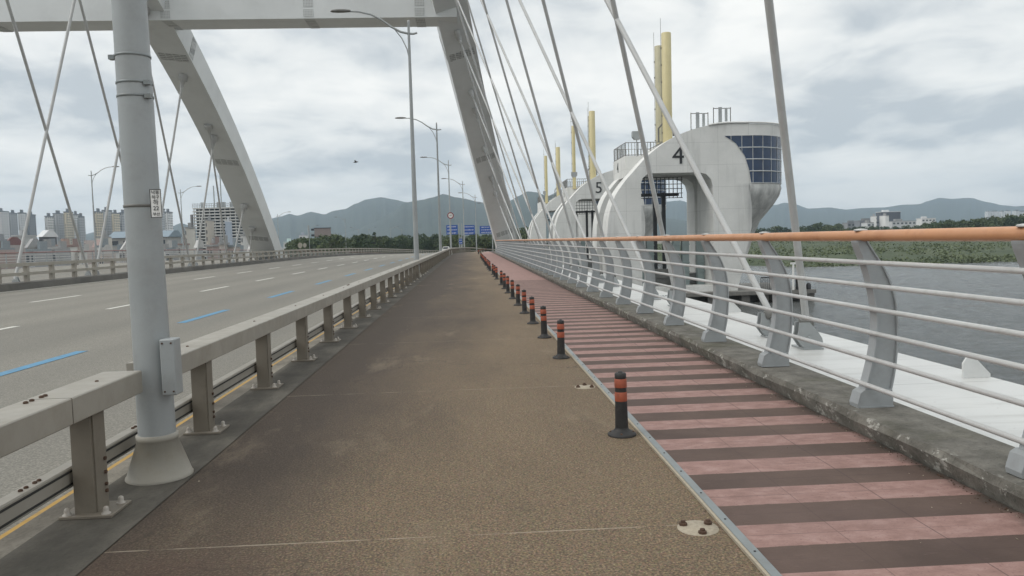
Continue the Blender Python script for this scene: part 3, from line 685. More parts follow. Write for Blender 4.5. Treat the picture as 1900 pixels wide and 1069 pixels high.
L0 = lamp(-2.085, 5.13, .006, 'thick grey lamp post nearest the viewer, with steel bands and a cream base cone', 'lamps along the path guardrail')
near = L0
PX, PY = -2.085, 5.13
L0.rotation_euler.y = -.008
for z in (2.73, 2.56, 2.475):
    r_ = .118 * (1 - .13 * (z - .3) / 2.9) * .985
    q = MB().lathe([(r_ + .002, z - .008), (r_ + .006, z - .006), (r_ + .006, z + .006), (r_ + .002, z + .008)], (PX, PY, 0), 24)
    an = 3.3 if z > 2.6 else -.5
    cx_, cy_ = PX + (r_ + .016) * math.cos(an), PY + (r_ + .016) * math.sin(an)
    q.box(cx_ - .02, cx_ + .018, cy_ - .02, cy_ + .02, z - .02, z + .008)
    q.build('steel_band', 'strip', near)
MB().lathe([(.106, 1.770), (.1135, 1.772), (.1135, 1.788), (.106, 1.790)], (PX, PY, 0), 24).build('steel_band', 'alu_dark', near)
pl = MB().box(-1.981, -1.915, 5.000, 5.008, 1.700, 1.875).build('number_plate', 'sign_white', near)
fr = MB()
for bx_ in ((-1.983, -1.913, 1.698, 1.702), (-1.983, -1.913, 1.873, 1.877), (-1.983, -1.979, 1.7021, 1.8729), (-1.917, -1.913, 1.7021, 1.8729)): fr.box(bx_[0], bx_[1], 4.9985, 4.9995, bx_[2], bx_[3])
fr.build('plate_border', 'black', pl)
for zz, s_, tx in ((1.856, .028, '낙동'), (1.826, .026, '하구'), (1.793, .037, '하'), (1.756, .037, '22'), (1.719, .024, '부산')):
    text('lettering', tx, s_, 'black', (-1.948, 4.9975, zz), (R(90), 0, 0), pl, .0008)
bxm = MB().box(-1.978, -1.886, 4.985, 5.10, .565, .925, .006).build('junction_box', 'galv', near)
for x_, z_ in ((-1.96, .90), (-1.905, .90), (-1.96, .59), (-1.905, .59)): MB().box(x_ - .005, x_ + .005, 4.980, 4.9845, z_ - .005, z_ + .005).build('screw', 'rust', bxm)

ll = ['tall lamp post second from the viewer, its curved arm crossing the white beam', 'lamp post third from the viewer along the path guardrail', 'lamp post carrying the round speed sign', 'lamp post just right of the round speed sign', 'thin lamp post in front of the right hand blue signs', 'farthest thin lamp post beside the foot of the arch']
for i, Y in enumerate((34.1, 63, 92, 121, 150, 179)):
    lamp(-2.32 + sx(Y) - (.35 if Y > 100 else 0) , Y, sz(Y), ll[i], 'lamps along the path guardrail')
ll = ['lamp post left of the thick near pole, beyond the second carriageway', 'lamp post rising in front of the scaffolded tower', 'lamp post standing just right of the foot of the far arch']
for i, (X, Y) in enumerate(((-44.6, 95), (-45, 124.5), (-46.5, 192))): lamp(X, Y, sz(Y), ll[i], 'lamps beyond the second carriageway', 11.05, -1)
for i, (px_, py_, Y) in enumerate(((573, 421, 260), (665, 424, 300), (684, 424, 330), (640, 405, 250), (724, 423, 290), (745, 424, 320), (768, 425, 350))):
    pt = at(px_, py_, Y); H = 11.0
    lamp(pt.x, Y, pt.z - H, 'thin pale far lamp post among the trees at the bend of the road', 'far lamps at the bend', H, 1 if i % 2 else -1)

# ------------------------------------------------------------------ arch bridge: ribs, cross beam, tie girders, hangers
br_ = thing('arch_bridge', 'white steel arch bridge with leaning box ribs, cross beam and slanting hanger rods', 'bridge', (-9, 40, 0))
L_, H_, Y0 = 160., 26., 91.
def za(s): return 4 * H_ * (s / L_) * (1 - s / L_)
def rib_frame(side, s):
    X0, kk = (4.72, -.31) if side > 0 else (-23.12, .113)
    z = za(s); dz = 4 * H_ / L_ * (1 - 2 * s / L_)
    c = Vector((X0 + kk * z, Y0 - s, z)); t_ = Vector((kk * dz, -1, dz)).normalized()
    n = Vector((1, 0, -kk)).normalized(); up = n.cross(t_)
    if up.z < 0: up = -up
    return c, t_, n, up
for side in (1, -1):
    W_, D_ = (1.16, 1.05) if side > 0 else (1.22, .9)
    m = MB(); vs = []; N = 80
    for i in range(N + 1):
        s = -2 + (L_ + 4) * i / N; c, t_, n, up = rib_frame(side, s)
        wv = W_ * (1.12 - .12 * min(1, max(0, s) / 30)); dv = D_
        vs += [c + n * a * wv + up * b_ * dv for a, b_ in ((-1, -1), (1, -1), (1, 1), (-1, 1))]
    m.add(vs, [(i * 4 + a, i * 4 + (a + 1) % 4, i * 4 + 4 + (a + 1) % 4, i * 4 + 4 + a) for i in range(N) for a in range(4)] + [(0, 1, 2, 3), (4 * N + 3, 4 * N + 2, 4 * N + 1, 4 * N)])
    # faces of the box are flat, only slightly curved along the arch
    rib = m.build('arch_rib', 'arch', br_)
    for s in (5, 17.5, 31.5, 45, 58, 72, 88, 102, 116, 130):
        c, t_, n, up = rib_frame(side, s); q = MB()
        for (o, a1, h1) in ((-up * (D_ + .012), n, W_ * .86), ((n if side < 0 else -n) * (W_ * 1.005 + .012), up, D_ * .86)):
            for k_ in range(4):
                cc = c + o + a1 * (-h1 + (k_ + .5) * h1 / 2)
                e1, e2, e3 = a1 * (h1 / 4 * .86), t_ * .42, o.normalized() * .012
                V = [cc + e1 * i + e2 * j + e3 * l for i, j, l in ((-1, -1, -1), (1, -1, -1), (1, 1, -1), (-1, 1, -1), (-1, -1, 1), (1, -1, 1), (1, 1, 1), (-1, 1, 1))]
                q.add(V, [(3, 2, 1, 0), (4, 5, 6, 7), (0, 1, 5, 4), (1, 2, 6, 5), (2, 3, 7, 6), (3, 0, 4, 7)])
        q.build('splice_plate', 'bolts', rib)
    # maintenance handrail on the upper edge
    q = MB(); line = []
    for i in range(60):
        s = 1 + i * 2.0; c, t_, n, up = rib_frame(side, s); e_ = n * (W_ * .85 if side > 0 else -W_ * .85)
        a_, b_ = c + e_ + up * D_, c + e_ + up * (D_ + .75); q.tube([a_, b_], .03, 4, False); line.append(b_)
    q.tube(line, .03, 5, False); q.build('inspection_handrail', 'galv', rib)
# cross beam with a deep web and a level soffit; it runs on past the far rib
cb = MB().prism([(54.0, 16.85), (56.4, 16.85), (56.4, 20.4), (54.0, 20.4)], 'x', -48, -.35).build('cross_beam', 'arch', br_)
for x in (-31.5, -19.9, -10.4, -2.9):
    q = MB()
    for i in range(5): q.box(x - .33, x + .33, 53.976, 53.999, 16.96 + i * .66, 17.48 + i * .66)
    for i in range(4): q.box(x - .33, x + .33, 54.1 + i * .6, 54.6 + i * .6, 16.826, 16.849)
    q.build('splice_plate', 'bolts', cb)
gir = {}
for side, (xa, xb, zt) in ((1, (3.42, 5.62, -.10)), (-1, (-25.0, -22.9, -.14))):
    m = MB().prism([(xa, zt - 2.2), (xb, zt - 2.2), (xb, zt - .10), (xb - .05, zt - .015), (xb - .1, zt), (xa + .04, zt), (xa, zt - .05)], 'y', -70, 93)
    gir[side] = m.build('tie_girder', 'girder_top', br_)
# hangers: (Y at the girder, Y at the arch)
HR = [(11.47, 26.6), (19.2, 34.7), (26.85, 42.4), (34.9, 50.4), (43.2, 57.7), (51.5, 64.4), (62, 72.2), (71.4, 79.4),
      (10.33, -.9), (17.1, 6.3), (24.57, 13.8), (31.45, 22.3), (39.4, 29.8), (46.6, 38.6), (54.2, 47.3), (62, 56), (70, 65.5), (78.5, 75.5),
      (3.0, -8.0), (-4.5, -15.5)]
HL = [(41.9, 46.4), (50.7, 54.0), (59.7, 61.5), (68.8, 69.4), (79.4, 79.9),
      (49.8, 31.1), (58.95, 40.1), (67.5, 51.0), (77.8, 66.4), (85.4, 82.9), (32.8, 38.5), (24, 30.5), (31, 12.5), (22, 4)]
for side, HH, zb, rad in ((1, HR, -.1, .049), (-1, HL, -.14, .078)):
    X0 = 4.62 if side > 0 else -23.9
    for Yb, Yt in HH:
        c, t_, n, up = rib_frame(side, Y0 - Yt)
        A = Vector((X0, Yb, zb + .25)); B = c
        d = (B - A).normalized()
        hg = MB().tube([A, B], rad, 12).build('hanger', 'cable', br_)
        # cone socket under the rib
        cosv = max(.3, abs(d.dot(up))); p1 = c - d * ((1.05 if side > 0 else .88) / cosv - .05)
        MB().tube([p1, p1 - d * .45, p1 - d * .50, p1 - d * .95], [.23, .21, .12, .10] if side > 0 else [.37, .34, .2, .12], 12).build('socket', 'cable', hg)
        # forked diamond plates pinned to the girder
        q = MB(); dy = d.y / max(d.z, .3); dx = d.x / max(d.z, .3)
        for o in (-.085, .055):
            ring = [(X0 - .09, zb), (X0 + .09, zb), (X0 + .15, zb + .05), (X0 + .175 + dx * .14, zb + .15), (X0 + .13 + dx * .2, zb + .25), (X0 + .07 + dx * .36, zb + .37), (X0 - .07 + dx * .36, zb + .37), (X0 - .13 + dx * .2, zb + .25), (X0 - .175 + dx * .14, zb + .15), (X0 - .15, zb + .05)]
            q.prism(ring, 'y', Yb + dy * .2 + o, Yb + dy * .2 + o + .03)
        q.tube([(X0 + dx * .15, Yb + dy * .2 - .12, zb + .15), (X0 + dx * .15, Yb + dy * .2 + .12, zb + .15)], .045, 10)
        q.box(X0 - .14, X0 + .14, Yb - .2, Yb + .2, zb + .001, zb + .025)
        q.build('clevis', 'galv', hg)
        if side > 0 and Yb < 40: MB().tube([A + d * .06, A + d * .10, A + d * .17, A + d * .20], [.085, .105, .105, .085], 12).build('collar', 'alu_dark', hg)
for i in range(-2, 11):
    Yl = 7.85 + 7.55 * i
    q = MB().prism([(5.20, -.099), (5.50, -.099), (5.50, -.06), (5.33, .12), (5.24, .12), (5.20, .06)], 'y', Yl - .012, Yl + .013)
    q.prism([(Yl + .014, -.099), (Yl + .12, -.099), (Yl + .014, .06)], 'x', 5.27, 5.29)
    q.build('lug', 'girder', gir[1])
    q = MB()
    for a_ in range(4):
        for b_ in range(2): q.box(4.9 + .09 * a_, 4.95 + .09 * a_, Yl + 4.6 + b_ * .16, Yl + 4.66 + b_ * .16, -.0995, -.085)
    q.build('bolt_heads', 'galv', gir[1])

# ------------------------------------------------------------------ barrage gate piers
CON = [(14.62, -4.6), (14.62, 1.7), (14.85, 3.77), (15.52, 5.74), (16.45, 7.12), (17.5, 8.3), (19.27, 10.1), (21.54, 11.64), (23.62, 12.5), (25.65, 13.0), (27.5, 13.2), (30.0, 13.2)]
def smooth2(P, n=4): return smooth_line(P, n)
top = [CON[0]] + smooth2(CON[1:], 4)
OPEN = [(18.3, -4.0)] + [(18.3, 7.0), (18.5, 7.6), (19.0, 8.0), (19.6, 8.1), (24.5, 8.1), (25.3, 7.9), (25.85, 7.35), (26.05, 6.6), (26.05, -4.0)]
def pier(y0, n, lb, extra):
    g = thing('gate_pier', lb, 'barrage pier', (24, y0 + 5, -4.6), 'barrage gate piers')
    right = [(30.0, 6.5), (30.25, 4.2), (30.2, 2.2), (29.5, -.8), (28.6, -4.6)]
    outer = top + right
    for nm, a, b_ in (('front_wall', y0, y0 + 3.2), ('rear_wall', y0 + 6.8, y0 + 10)):
        MB().prism(outer, 'y', a, b_, [OPEN]).build(nm, 'pier', g)
    # filling between the two leaves over and beside the opening
    inner = [(x, z - .45) for x, z in top if x > 19.0]
    MB().prism([(19.0, 8.35)] + inner + [(30, 6.6), (29.3, 2.5), (28.2, -4.6), (26.3, -4.6), (26.3, 8.35)], 'y', y0 + 3.21, y0 + 6.79).build('core', 'pier', g)
    # rounded control room: plan half circle, corbelled away below
    prof = [(5.0, 13.1), (5.0, 12.0), (5.02, 6.75), (5.12, 6.4), (4.9, 5.6), (4.2, 4.5), (3.1, 3.2), (2.0, 1.9), (1.0, .6), (.25, -.8)]
    yc = y0 + 5; na = 28; vs = []
    for r_, z in prof: vs += [(30 + r_ * math.cos(-math.pi / 2 + math.pi * k_ / na), yc + r_ * math.sin(-math.pi / 2 + math.pi * k_ / na), z) for k_ in range(na + 1)]
    m = MB(); m.add(vs, [(i * (na + 1) + k_, i * (na + 1) + k_ + 1, (i + 1) * (na + 1) + k_ + 1, (i + 1) * (na + 1) + k_) for i in range(len(prof) - 1) for k_ in range(na)], True)
    m.add(vs[:na + 1], [tuple(range(na + 1))]); m.build('control_room', 'pier', g)
    MB().prism([(31.0, 5.2), (34.6, 5.6), (32.6, 1.6), (31.3, -2.2), (30.6, -4.6), (28.4, -4.6)], 'y', yc + .5, yc + 2.6).build('buttress', 'pier', g)
    # roof edge rim
    m = MB(); rim = [(x, y0 - .08, z + .02) for x, z in top if x > 25.5] + [(30 + 5.08 * math.cos(-math.pi / 2 + math.pi * k_ / 16), yc + 5.08 * math.sin(-math.pi / 2 + math.pi * k_ / 16), 13.2) for k_ in range(1, 17)]
    m.tube(rim, .10, 6); m.build('roof_rim', 'pier', g)
    # window band: runs flat on the front, then round the nose
    def surf(s, z, o):
        if s < 30: return (s, y0 - o, z)
        an = -math.pi / 2 + (s - 30) / 5.0; return (30 + (5.02 + o) * math.cos(an), yc + (5.02 + o) * math.sin(an), z)
    ARC = [(27.3, 11.86), (28.5, 11.1), (29.5, 9.7), (29.95, 8.24), (30.15, 6.85)]
    sa = lambda z: next((a[0] + (b_[0] - a[0]) * (a[1] - z) / (a[1] - b_[1]) for a, b_ in zip(ARC, ARC[1:]) if b_[1] - 1e-6 <= z <= a[1] + 1e-6), 30)
    S1 = 30 + 5 * R(150); nz = 24; ns = 34; vs = []
    for j in range(nz + 1):
        z = 11.86 - (11.86 - 6.85) * j / nz; s0 = sa(z)
        vs += [surf(s0 + (S1 - s0) * i / ns, z, .05) for i in range(ns + 1)]
    m = MB(); m.add(vs, [(j * (ns + 1) + i, j * (ns + 1) + i + 1, (j + 1) * (ns + 1) + i + 1, (j + 1) * (ns + 1) + i) for j in range(nz) for i in range(ns)], True)
    wn = m.build('window', 'glass', g)
    m = MB()
    for z in (11.86, 10.6, 9.36, 8.1, 6.85):
        s0 = sa(z); m.tube([surf(s0 + (S1 - s0) * i / 30, z, .08) for i in range(31)], .055 if z not in (11.86, 6.85) else .03, 5)
    s = 28.0
    while s < S1:
        zt = 11.86; zl = 6.85
        if s < 30.15: zl = max(z for z in [6.85 + .05 * k_ for k_ in range(101)] if sa(z) >= s) if s > 27.3 else zt
        m.tube([surf(s, zt, .08), surf(s, zl, .08)], .03, 4); s += 1.17
    m.build('mullions', 'mullion', wn)
    if n: 
        text('number', n, 2.7, 'black', (22.35, y0 - .02, 9.85), (R(90), 0, 0), g, .03)
        text('number', n, 1.6, 'black', (17.28, y0 + 7.2, 9.3), (R(90), 0, R(-90)), g, .02)
    # deck box behind the crown with its railing, floodlight, aerial frames
    MB().prism([(17.3, 8.0), (18.4, 8.25), (22.0, 8.25), (22.0, 10.3), (17.3, 10.3)], 'y', y0 + 3.22, y0 + 9.9).build('roof_box', 'pier', g)
    m = MB(); cn = [(17.4, y0 + 3.3), (17.4, y0 + 9.8), (21.6, y0 + 9.8), (21.6, y0 + 3.3), (17.4, y0 + 3.3)]
    for z in (10.4, 11.75): m.tube([(x, y, z) for x, y in cn], .04, 4)
    for (xa, ya), (xb, yb) in zip(cn, cn[1:]):
        for i in range(12): x, y = xa + (xb - xa) * i / 12, ya + (yb - ya) * i / 12; m.tube([(x, y, 10.3), (x, y, 11.75)], .028 if i % 4 else .05, 4, False)
    m.build('roof_railing', 'alu_dark', g)
    fl = MB().tube([(18.6, y0 + 3, 10.2), (18.6, y0 + 3, 12.0)], .06, 6).prism([(18.35, 12.0), (18.85, 12.0), (19.1, 12.3), (19.1, 12.9), (18.1, 12.9), (18.1, 12.3)], 'y', y0 + 2.7, y0 + 3.3); fl.build('floodlight', 'galv', g)
    m = MB(); m.tube([(20.9, y0 + 2.5, 11.6), (20.9, y0 + 2.5, 13.1), (21.3, y0 + 2.2, 13.6), (21.9, y0 + 2, 13.5), (22.4, y0 + 2, 13.0), (22.4, y0 + 2, 12.2)], .1, 6); m.build('duct', 'alu_dark', g)
    if n == '4':
        for x0, zb in ((24.05, 12.6), (26.5, 13.1)):
            fm = MB()
            for x in (x0, x0 + 1.85): fm.tube([(x, y0 + 1, zb - .2), (x, y0 + 1, zb + 1.9)], .05, 5)
            fm.tube([(x0, y0 + 1, zb + 1.8), (x0 + 1.85, y0 + 1, zb + 1.8)], .045, 5).tube([(x0, y0 + 1, zb + .1), (x0 + 1.85, y0 + 1, zb + .1)], .045, 5)
            af = fm.build('aerial_frame', 'alu_dark', g)
            MB().box(x0 + .5, x0 + .85, y0 + .8, y0 + .95, zb, zb + 1.9).box(x0 + 1.2, x0 + 1.45, y0 + .8, y0 + .95, zb + .4, zb + 1.8).build('aerial', 'galv', af)
    for nm, mat_, x, y, zt, r_ in (('gate_mast', 'yellow', 21.75, y0 + 2.0, 23.1, .52), ('gate_mast', 'pale_yellow', 22.55, y0 + 8.5, 23.3, .47)) + extra:
        ms = MB().lathe([(r_, 0), (r_, zt - 10), (r_ * .9, zt - 9.95), (0, zt - 9.9)], (x, y, 10), 20).build(nm, mat_, g)
        MB().tube([(x - r_ - .08, y, 10.5), (x - r_ - .08, y, zt + 1.6)], .022, 4).build('lightning_rod', 'alu_dark', ms)
        q = MB()
        for i in range(6): q.box(x - r_ - .12, x - r_ + .05, y - .05, y + .05, 12.5 + 1.8 * i, 12.62 + 1.8 * i)
        q.build('clamps', 'alu_dark', ms)
    # machinery in the opening
    gt = MB()
    for x in (20.75, 21.75): gt.box(x, x + .38, y0 + 4.7, y0 + 5.1, -4, 6.3)
    gt.box(18.5, 23.6, y0 + 4.5, y0 + 5.3, 5.9, 6.2).build('gate_frame', 'black', g)
    q = MB()
    for i in range(12): x = 18.5 + i * .46; q.box(x, x + .07, y0 + 3.4, y0 + 3.47, 5.6, 7.9)
    for z in (5.6, 6.1, 6.6, 7.1, 7.6, 7.85): q.box(18.4, 23.7, y0 + 3.33, y0 + 3.395, z, z + .07)
    q.build('walkway_grille', 'black', g)
    for x in (18.5, 19.55, 22.5, 23.5, 25.2):
        q = MB().box(x, x + .75, y0 + 3, y0 + 3.7, -4, 1.4)
        for i in range(5): q.box(x - .05, x + .8, y0 + 2.93, y0 + 2.99, -3.6 + i * 1.0, -3.45 + i * 1.0)
        q.build('gate_guide', 'cab', g)
    MB().box(18.5, 25.9, y0 + 4, y0 + 6, -4.4, -2.8).box(18.9, 22.5, y0 + 3.8, y0 + 3.99, -3.2, -2.2).build('sill_beam', 'alu_dark', g)
    # footing
    m = MB().box(13.8, 36.5, y0 - 1.6, y0 + 12, -5.0, -4.61)
    for x in (14.5, 18, 21.5, 25, 28.6, 30.6, 33, 35.6): m.box(x, x + .9, y0 - 1.2, y0 - .3, -6.6, -5.01)
    m.box(14.2, 36.2, y0 + .5, y0 + 11.5, -6.8, -5.01); m.build('footing', 'pier_base', g)
    q = MB()
    for i in range(13): x = 30.6 + i * .22; q.box(x, x + .06, y0 - 1.4, y0 - 1.34, -4.6, -3.2)
    q.box(30.6, 33.3, y0 - 1.42, y0 - 1.40, -3.25, -3.15).box(30.6, 33.3, y0 - 1.42, y0 - 1.40, -4.5, -4.4).build('platform_fence', 'black', g)
    MB().tube([(34.2, y0 - 1.2, -4.6), (34.2, y0 - 1.2, -1.7)], .12, 8).box(33.9, 35.2, y0 - 1.3, y0 - 1.1, -1.9, -1.7).build('platform_lamp', 'sign_white', g)
    MB().box(34.6, 35.4, y0 - 1.4, y0 - .8, -4.6, -3.4).lathe([(.25, 0), (.25, .5), (.1, .7)], (35.9, y0 - 1.1, -4.6), 10).build('winch', 'black', g)
    return g
pier(81, '4', 'large white concrete gate pier marked 4 with blue corner windows', ())
pier(131, '5', 'white gate pier marked 5 standing just behind the pier marked 4', (('gate_mast', 'yellow', 18.6, 134, 20.8, .30),))
pier(182, '', 'smallest farthest white gate pier, partly hidden behind the pier marked 5', (('gate_mast', 'yellow', 18.9, 185, 21.2, .36),))

# ------------------------------------------------------------------ far signs, car, bird
sg = thing('speed_sign', 'round red ringed speed limit sign on the lamp post', 'sign', (0, 0, 0))
cpt = at(836, 400, 91.6); WL[sg] = Vector((cpt.x, cpt.y, cpt.z)); sg.location = cpt
def disc(r0, r1, y): 
    m = MB(); n = 28
    m.add([(cpt.x + r_ * math.cos(k_ * 2 * math.pi / n), yy, cpt.z + r_ * math.sin(k_ * 2 * math.pi / n)) for yy in (y, y + .02) for r_ in (r0, r1) for k_ in range(n)], [(k_, (k_ + 1) % n, n + (k_ + 1) % n, n + k_) for k_ in range(n)] + [(n + k_, n + (k_ + 1) % n, 3 * n + (k_ + 1) % n, 3 * n + k_) for k_ in range(n)]); return m
disc(.001, .36, cpt.y).build('face', 'sign_white', sg); disc(.27, .38, cpt.y - .025).build('ring', 'sign_red', sg)
text('digits', '60', .26, 'black', (cpt.x, cpt.y - .03, cpt.z), (R(90), 0, 0), sg, .004)
def blue_sign(px0, px1, py0, py1, Y, lb, rows, posts):
    a = at(px0, py0, Y); b_ = at(px1, py1, Y)
    s = thing('direction_sign', lb, 'sign', ((a.x + b_.x) / 2, Y, b_.z), 'blue direction signs over the far road')
    pn = MB().box(a.x, b_.x, Y, Y + .12, b_.z, a.z).build('panel', 'sign_blue', s)
    hh = a.z - b_.z; ww = b_.x - a.x; rr = random.Random(int(px0))
    for i in range(rows):
        z = a.z - hh * (i + .55) / rows; x = a.x + ww * .1; q = MB()
        while x < b_.x - ww * .16:
            l = ww * rr.uniform(.05, .11); hq = hh / rows * rr.uniform(.15, .23)
            q.box(x, x + l * .3, Y - .02, Y - .003, z - hq, z + hq).box(x + l * .45, x + l, Y - .02, Y - .003, z - hq * .2, z + hq * .5); x += l * 1.35
        q.build('white_lettering', 'sign_white', pn)
    for px_ in posts:
        x = at(px_, 440, Y + .3).x; MB().tube([(x, Y + .35, sz(Y) - .3), (x, Y + .35, a.z + .5)], .13, 8).build('post', 'galv', s)
    MB().tube([(a.x - .2, Y + .3, (a.z + b_.z) / 2), (b_.x + .3, Y + .3, (a.z + b_.z) / 2)], .07, 6).build('crossbar', 'galv', s)
blue_sign(828, 849.5, 418, 435, 200, 'leftmost of three blue direction signs, behind the pole with the speed sign', 3, (852,))
blue_sign(860, 881, 418, 435, 200, 'middle one of three blue direction signs over the far road', 3, (857,))
blue_sign(890, 921, 419.5, 433, 200, 'widest blue direction sign, rightmost beside the foot of the arch', 3, (914, 919))
blue_sign(851.5, 858, 443, 453, 196, 'small low blue sign beneath the larger blue signs', 2, (855,))
a = at(600, 432, 300)
v = thing('message_board', 'grey rectangular sign board with dark frame on a post beyond the far guardrail', 'sign board', (a.x, 300, -3.6))
MB().box(a.x - 3.4, a.x + 2.8, 300, 300.5, a.z - 1.5, a.z + 1.7).build('board', paint('board_grey', (.24, .2, .19), .6), v)
q = MB()
for bx_ in ((-3.5, 2.9, 1.71, 1.95), (-3.5, 2.9, -1.75, -1.51), (-4.6, -3.55, .9, 1.7), (-4.6, -3.55, -1.3, -.5)): q.box(a.x + bx_[0], a.x + bx_[1], 299.9, 300.6, a.z + bx_[2], a.z + bx_[3])
q.build('frame', 'black', v); MB().tube([(a.x - 5.6, 300.3, -3.6), (a.x - 5.6, 300.3, a.z + 3)], .35, 8).build('post', 'galv', v)
MB().tube([(a.x - 5.6, 300.3, a.z), (a.x - 3.4, 300.3, a.z)], .16, 6).build('bracket', 'galv', v)
for px_, s_, lb in ((557, 1.0, 'larger of two round cream panels standing behind the far guardrail'), (565.5, .8, 'smaller of two round cream panels standing behind the far guardrail')):
    c_ = at(px_, 459, 105); gq = thing('round_panel', lb, 'panel', (c_.x, 105, 0), 'cream panels by the far guardrail')
    MB().prism([(c_.x + .30 * s_ * math.cos(k_ * .349), 1.5 + .38 * s_ * math.sin(k_ * .349)) for k_ in range(18)], 'y', 105, 105.06).build('disc', 'cone', gq)
    MB().box(c_.x - .04, c_.x + .04, 105.07, 105.13, -.1, 1.5).build('post', 'alu_post', gq)
cpt2 = at(827, 458, 165); cpt2.z = sz(165) + .75
cr_ = thing('car', 'tiny white car seen far off beneath the left blue sign', 'car', (cpt2.x, 165, cpt2.z - .7))
x, z = cpt2.x, cpt2.z - .75
MB().prism([(x - .85, z + .25), (x + .85, z + .25), (x + .88, z + .8), (x + .72, z + .92), (x + .6, z + 1.4), (x - .6, z + 1.4), (x - .72, z + .92), (x - .88, z + .8)], 'y', 165, 169).build('body', 'sign_white', cr_)
MB().prism([(x - .58, z + .95), (x + .58, z + .95), (x + .5, z + 1.3), (x - .5, z + 1.3)], 'y', 164.97, 164.99).build('windscreen', 'window', cr_)
for dx in (-.72, .72):
    for dy in (.7, 3.2): MB().tube([(x + dx - .1, 165 + dy, z + .3), (x + dx + .1, 165 + dy, z + .3)], .3, 10).build('wheel', 'black', cr_)
bp = at(660, 301, 120)
bd = thing('bird', 'dark bird gliding in the cloudy sky left of the tall lamp', 'bird', bp)
m = MB().tube([bp + Vector(q_) for q_ in ((.42, .05, .02), (.25, .02, .04), (0, 0, 0), (-.22, 0, -.03), (-.38, 0, -.02))], [.01, .07, .10, .06, .015], 8)
for s_ in (1, -1): m.add([bp + Vector(q_) for q_ in ((.14, .03 * s_, .04), (-.12, .03 * s_, .03), (-.16, .45 * s_, .20), (.05, .55 * s_, .22), (-.12, .95 * s_, .10), (.14, .03 * s_, .06), (-.12, .03 * s_, .05), (-.16, .45 * s_, .22), (.05, .55 * s_, .24), (-.12, .95 * s_, .115))], [(0, 1, 2, 3), (3, 2, 4), (8, 7, 6, 5), (9, 7, 8)])
m.build('body', 'bird', bd)
# white marker pins on the guardrail bends
for px_, py_, Y, lb in ((832, 470, 84, 'cluster of short white pins on the path guardrail before the bend'), (646, 468, 118, 'cluster of short white pins on the far guardrail across the road')):
    c_ = at(px_, py_, Y); gq = thing('marker_pins', lb, 'marker pins', (c_.x, Y, c_.z - .3))
    for i in range(4): MB().box(c_.x + i * .22 - .36, c_.x + i * .22 - .32, Y + i * .6, Y + i * .6 + .05, c_.z - .3, c_.z + .28).build('pin', 'sign_white', gq)

# ------------------------------------------------------------------ city on the left bank
wallm = {}
def wmat(key, wall, glass=(.10, .115, .13), pu=3.4, pz=2.9, fu=.5, fz=.5):
    if key not in wallm: wallm[key] = mk_windows('tower_' + key, wall, glass, pu, pz, fu, fz)
    return wallm[key]
TW = [(-14, 16, 394, 'white', 900, 'white apartment tower with dark roof edge at the left border'), (17, 32, 397, 'grey', 930, 'grey slab tower right behind the leftmost white tower'), (33.5, 49, 396.5, 'white', 960, 'pale apartment tower beside the dark grey one at left'), (49, 66, 400, 'dark', 930, 'dark grey apartment tower right of the pale left ones'),
      (83, 99.5, 403, 'white', 900, 'pale lower tower at the left of the middle apartment cluster'), (98, 119, 398, 'grey', 920, 'grey ribbed tower in the middle apartment cluster'), (118, 135.5, 395, 'beige', 900, 'beige fronted tower in the middle apartment cluster'), (135, 147, 399, 'white', 930, 'whitish tower right of the beige one in the middle cluster'), (146, 155.5, 403, 'grey', 915, 'narrow grey tower at the right end of the middle cluster'),
      (175, 191, 394.5, 'beige', 880, 'beige tower at the left of the cluster by the lamp post'), (189, 208, 392, 'grey', 900, 'tallest grey tower behind the left lamp post'), (207, 222, 397, 'beige', 890, 'beige tower right of the left lamp post'), (221, 236, 396.5, 'grey', 920, 'grey tower just left of the thick near pole'), (293, 306, 389, 'grey', 950, 'grey tower just right of the thick near pole'), (305, 320, 395, 'white', 930, 'pale tower right of the thick near pole')]
TC = dict(white=(.70, .70, .69), grey=(.45, .46, .47), dark=(.25, .26, .275), beige=(.66, .59, .46))
for x0, x1, yt, kx, Y, lb in TW:
    a = at(x0, yt, Y); b_ = at(x1, yt, Y + 14); zt = (a.z + b_.z) / 2
    g = thing('apartment_tower', lb, 'apartment tower', ((a.x + b_.x) / 2, Y, -4), 'apartment towers far across the city')
    MB().box(a.x, b_.x, Y, Y + 14, -4, zt).build('wall', wmat(kx, TC[kx]), g)
    wv = b_.x - a.x
    MB().box(a.x - .3, b_.x + .3, Y - .4, Y + 14.4, zt + .01, zt + 1.3).box(a.x + wv * .3, a.x + wv * .62, Y + 3, Y + 9, zt + 1.31, zt + 4.6).build('roof', wmat('roof', (.16, .17, .185), fu=0), g)
    MB().box(a.x + wv * .05, a.x + wv * .2, Y - .9, Y - .01, -4, zt - 1).box(a.x + wv * .80, a.x + wv * .95, Y - .9, Y - .01, -4, zt - 1).build('stair_shaft', wmat(kx + '_shaft', tuple(v * .72 for v in TC[kx]), fu=0), g)
    MB().box(a.x + wv * .36, a.x + wv * .64, Y - .5, Y - .01, zt - 12, zt - 1.5).build('painted_gable', wmat(kx + '_gable', tuple(min(.75, v * 1.12) for v in TC[kx]), fu=0), g)
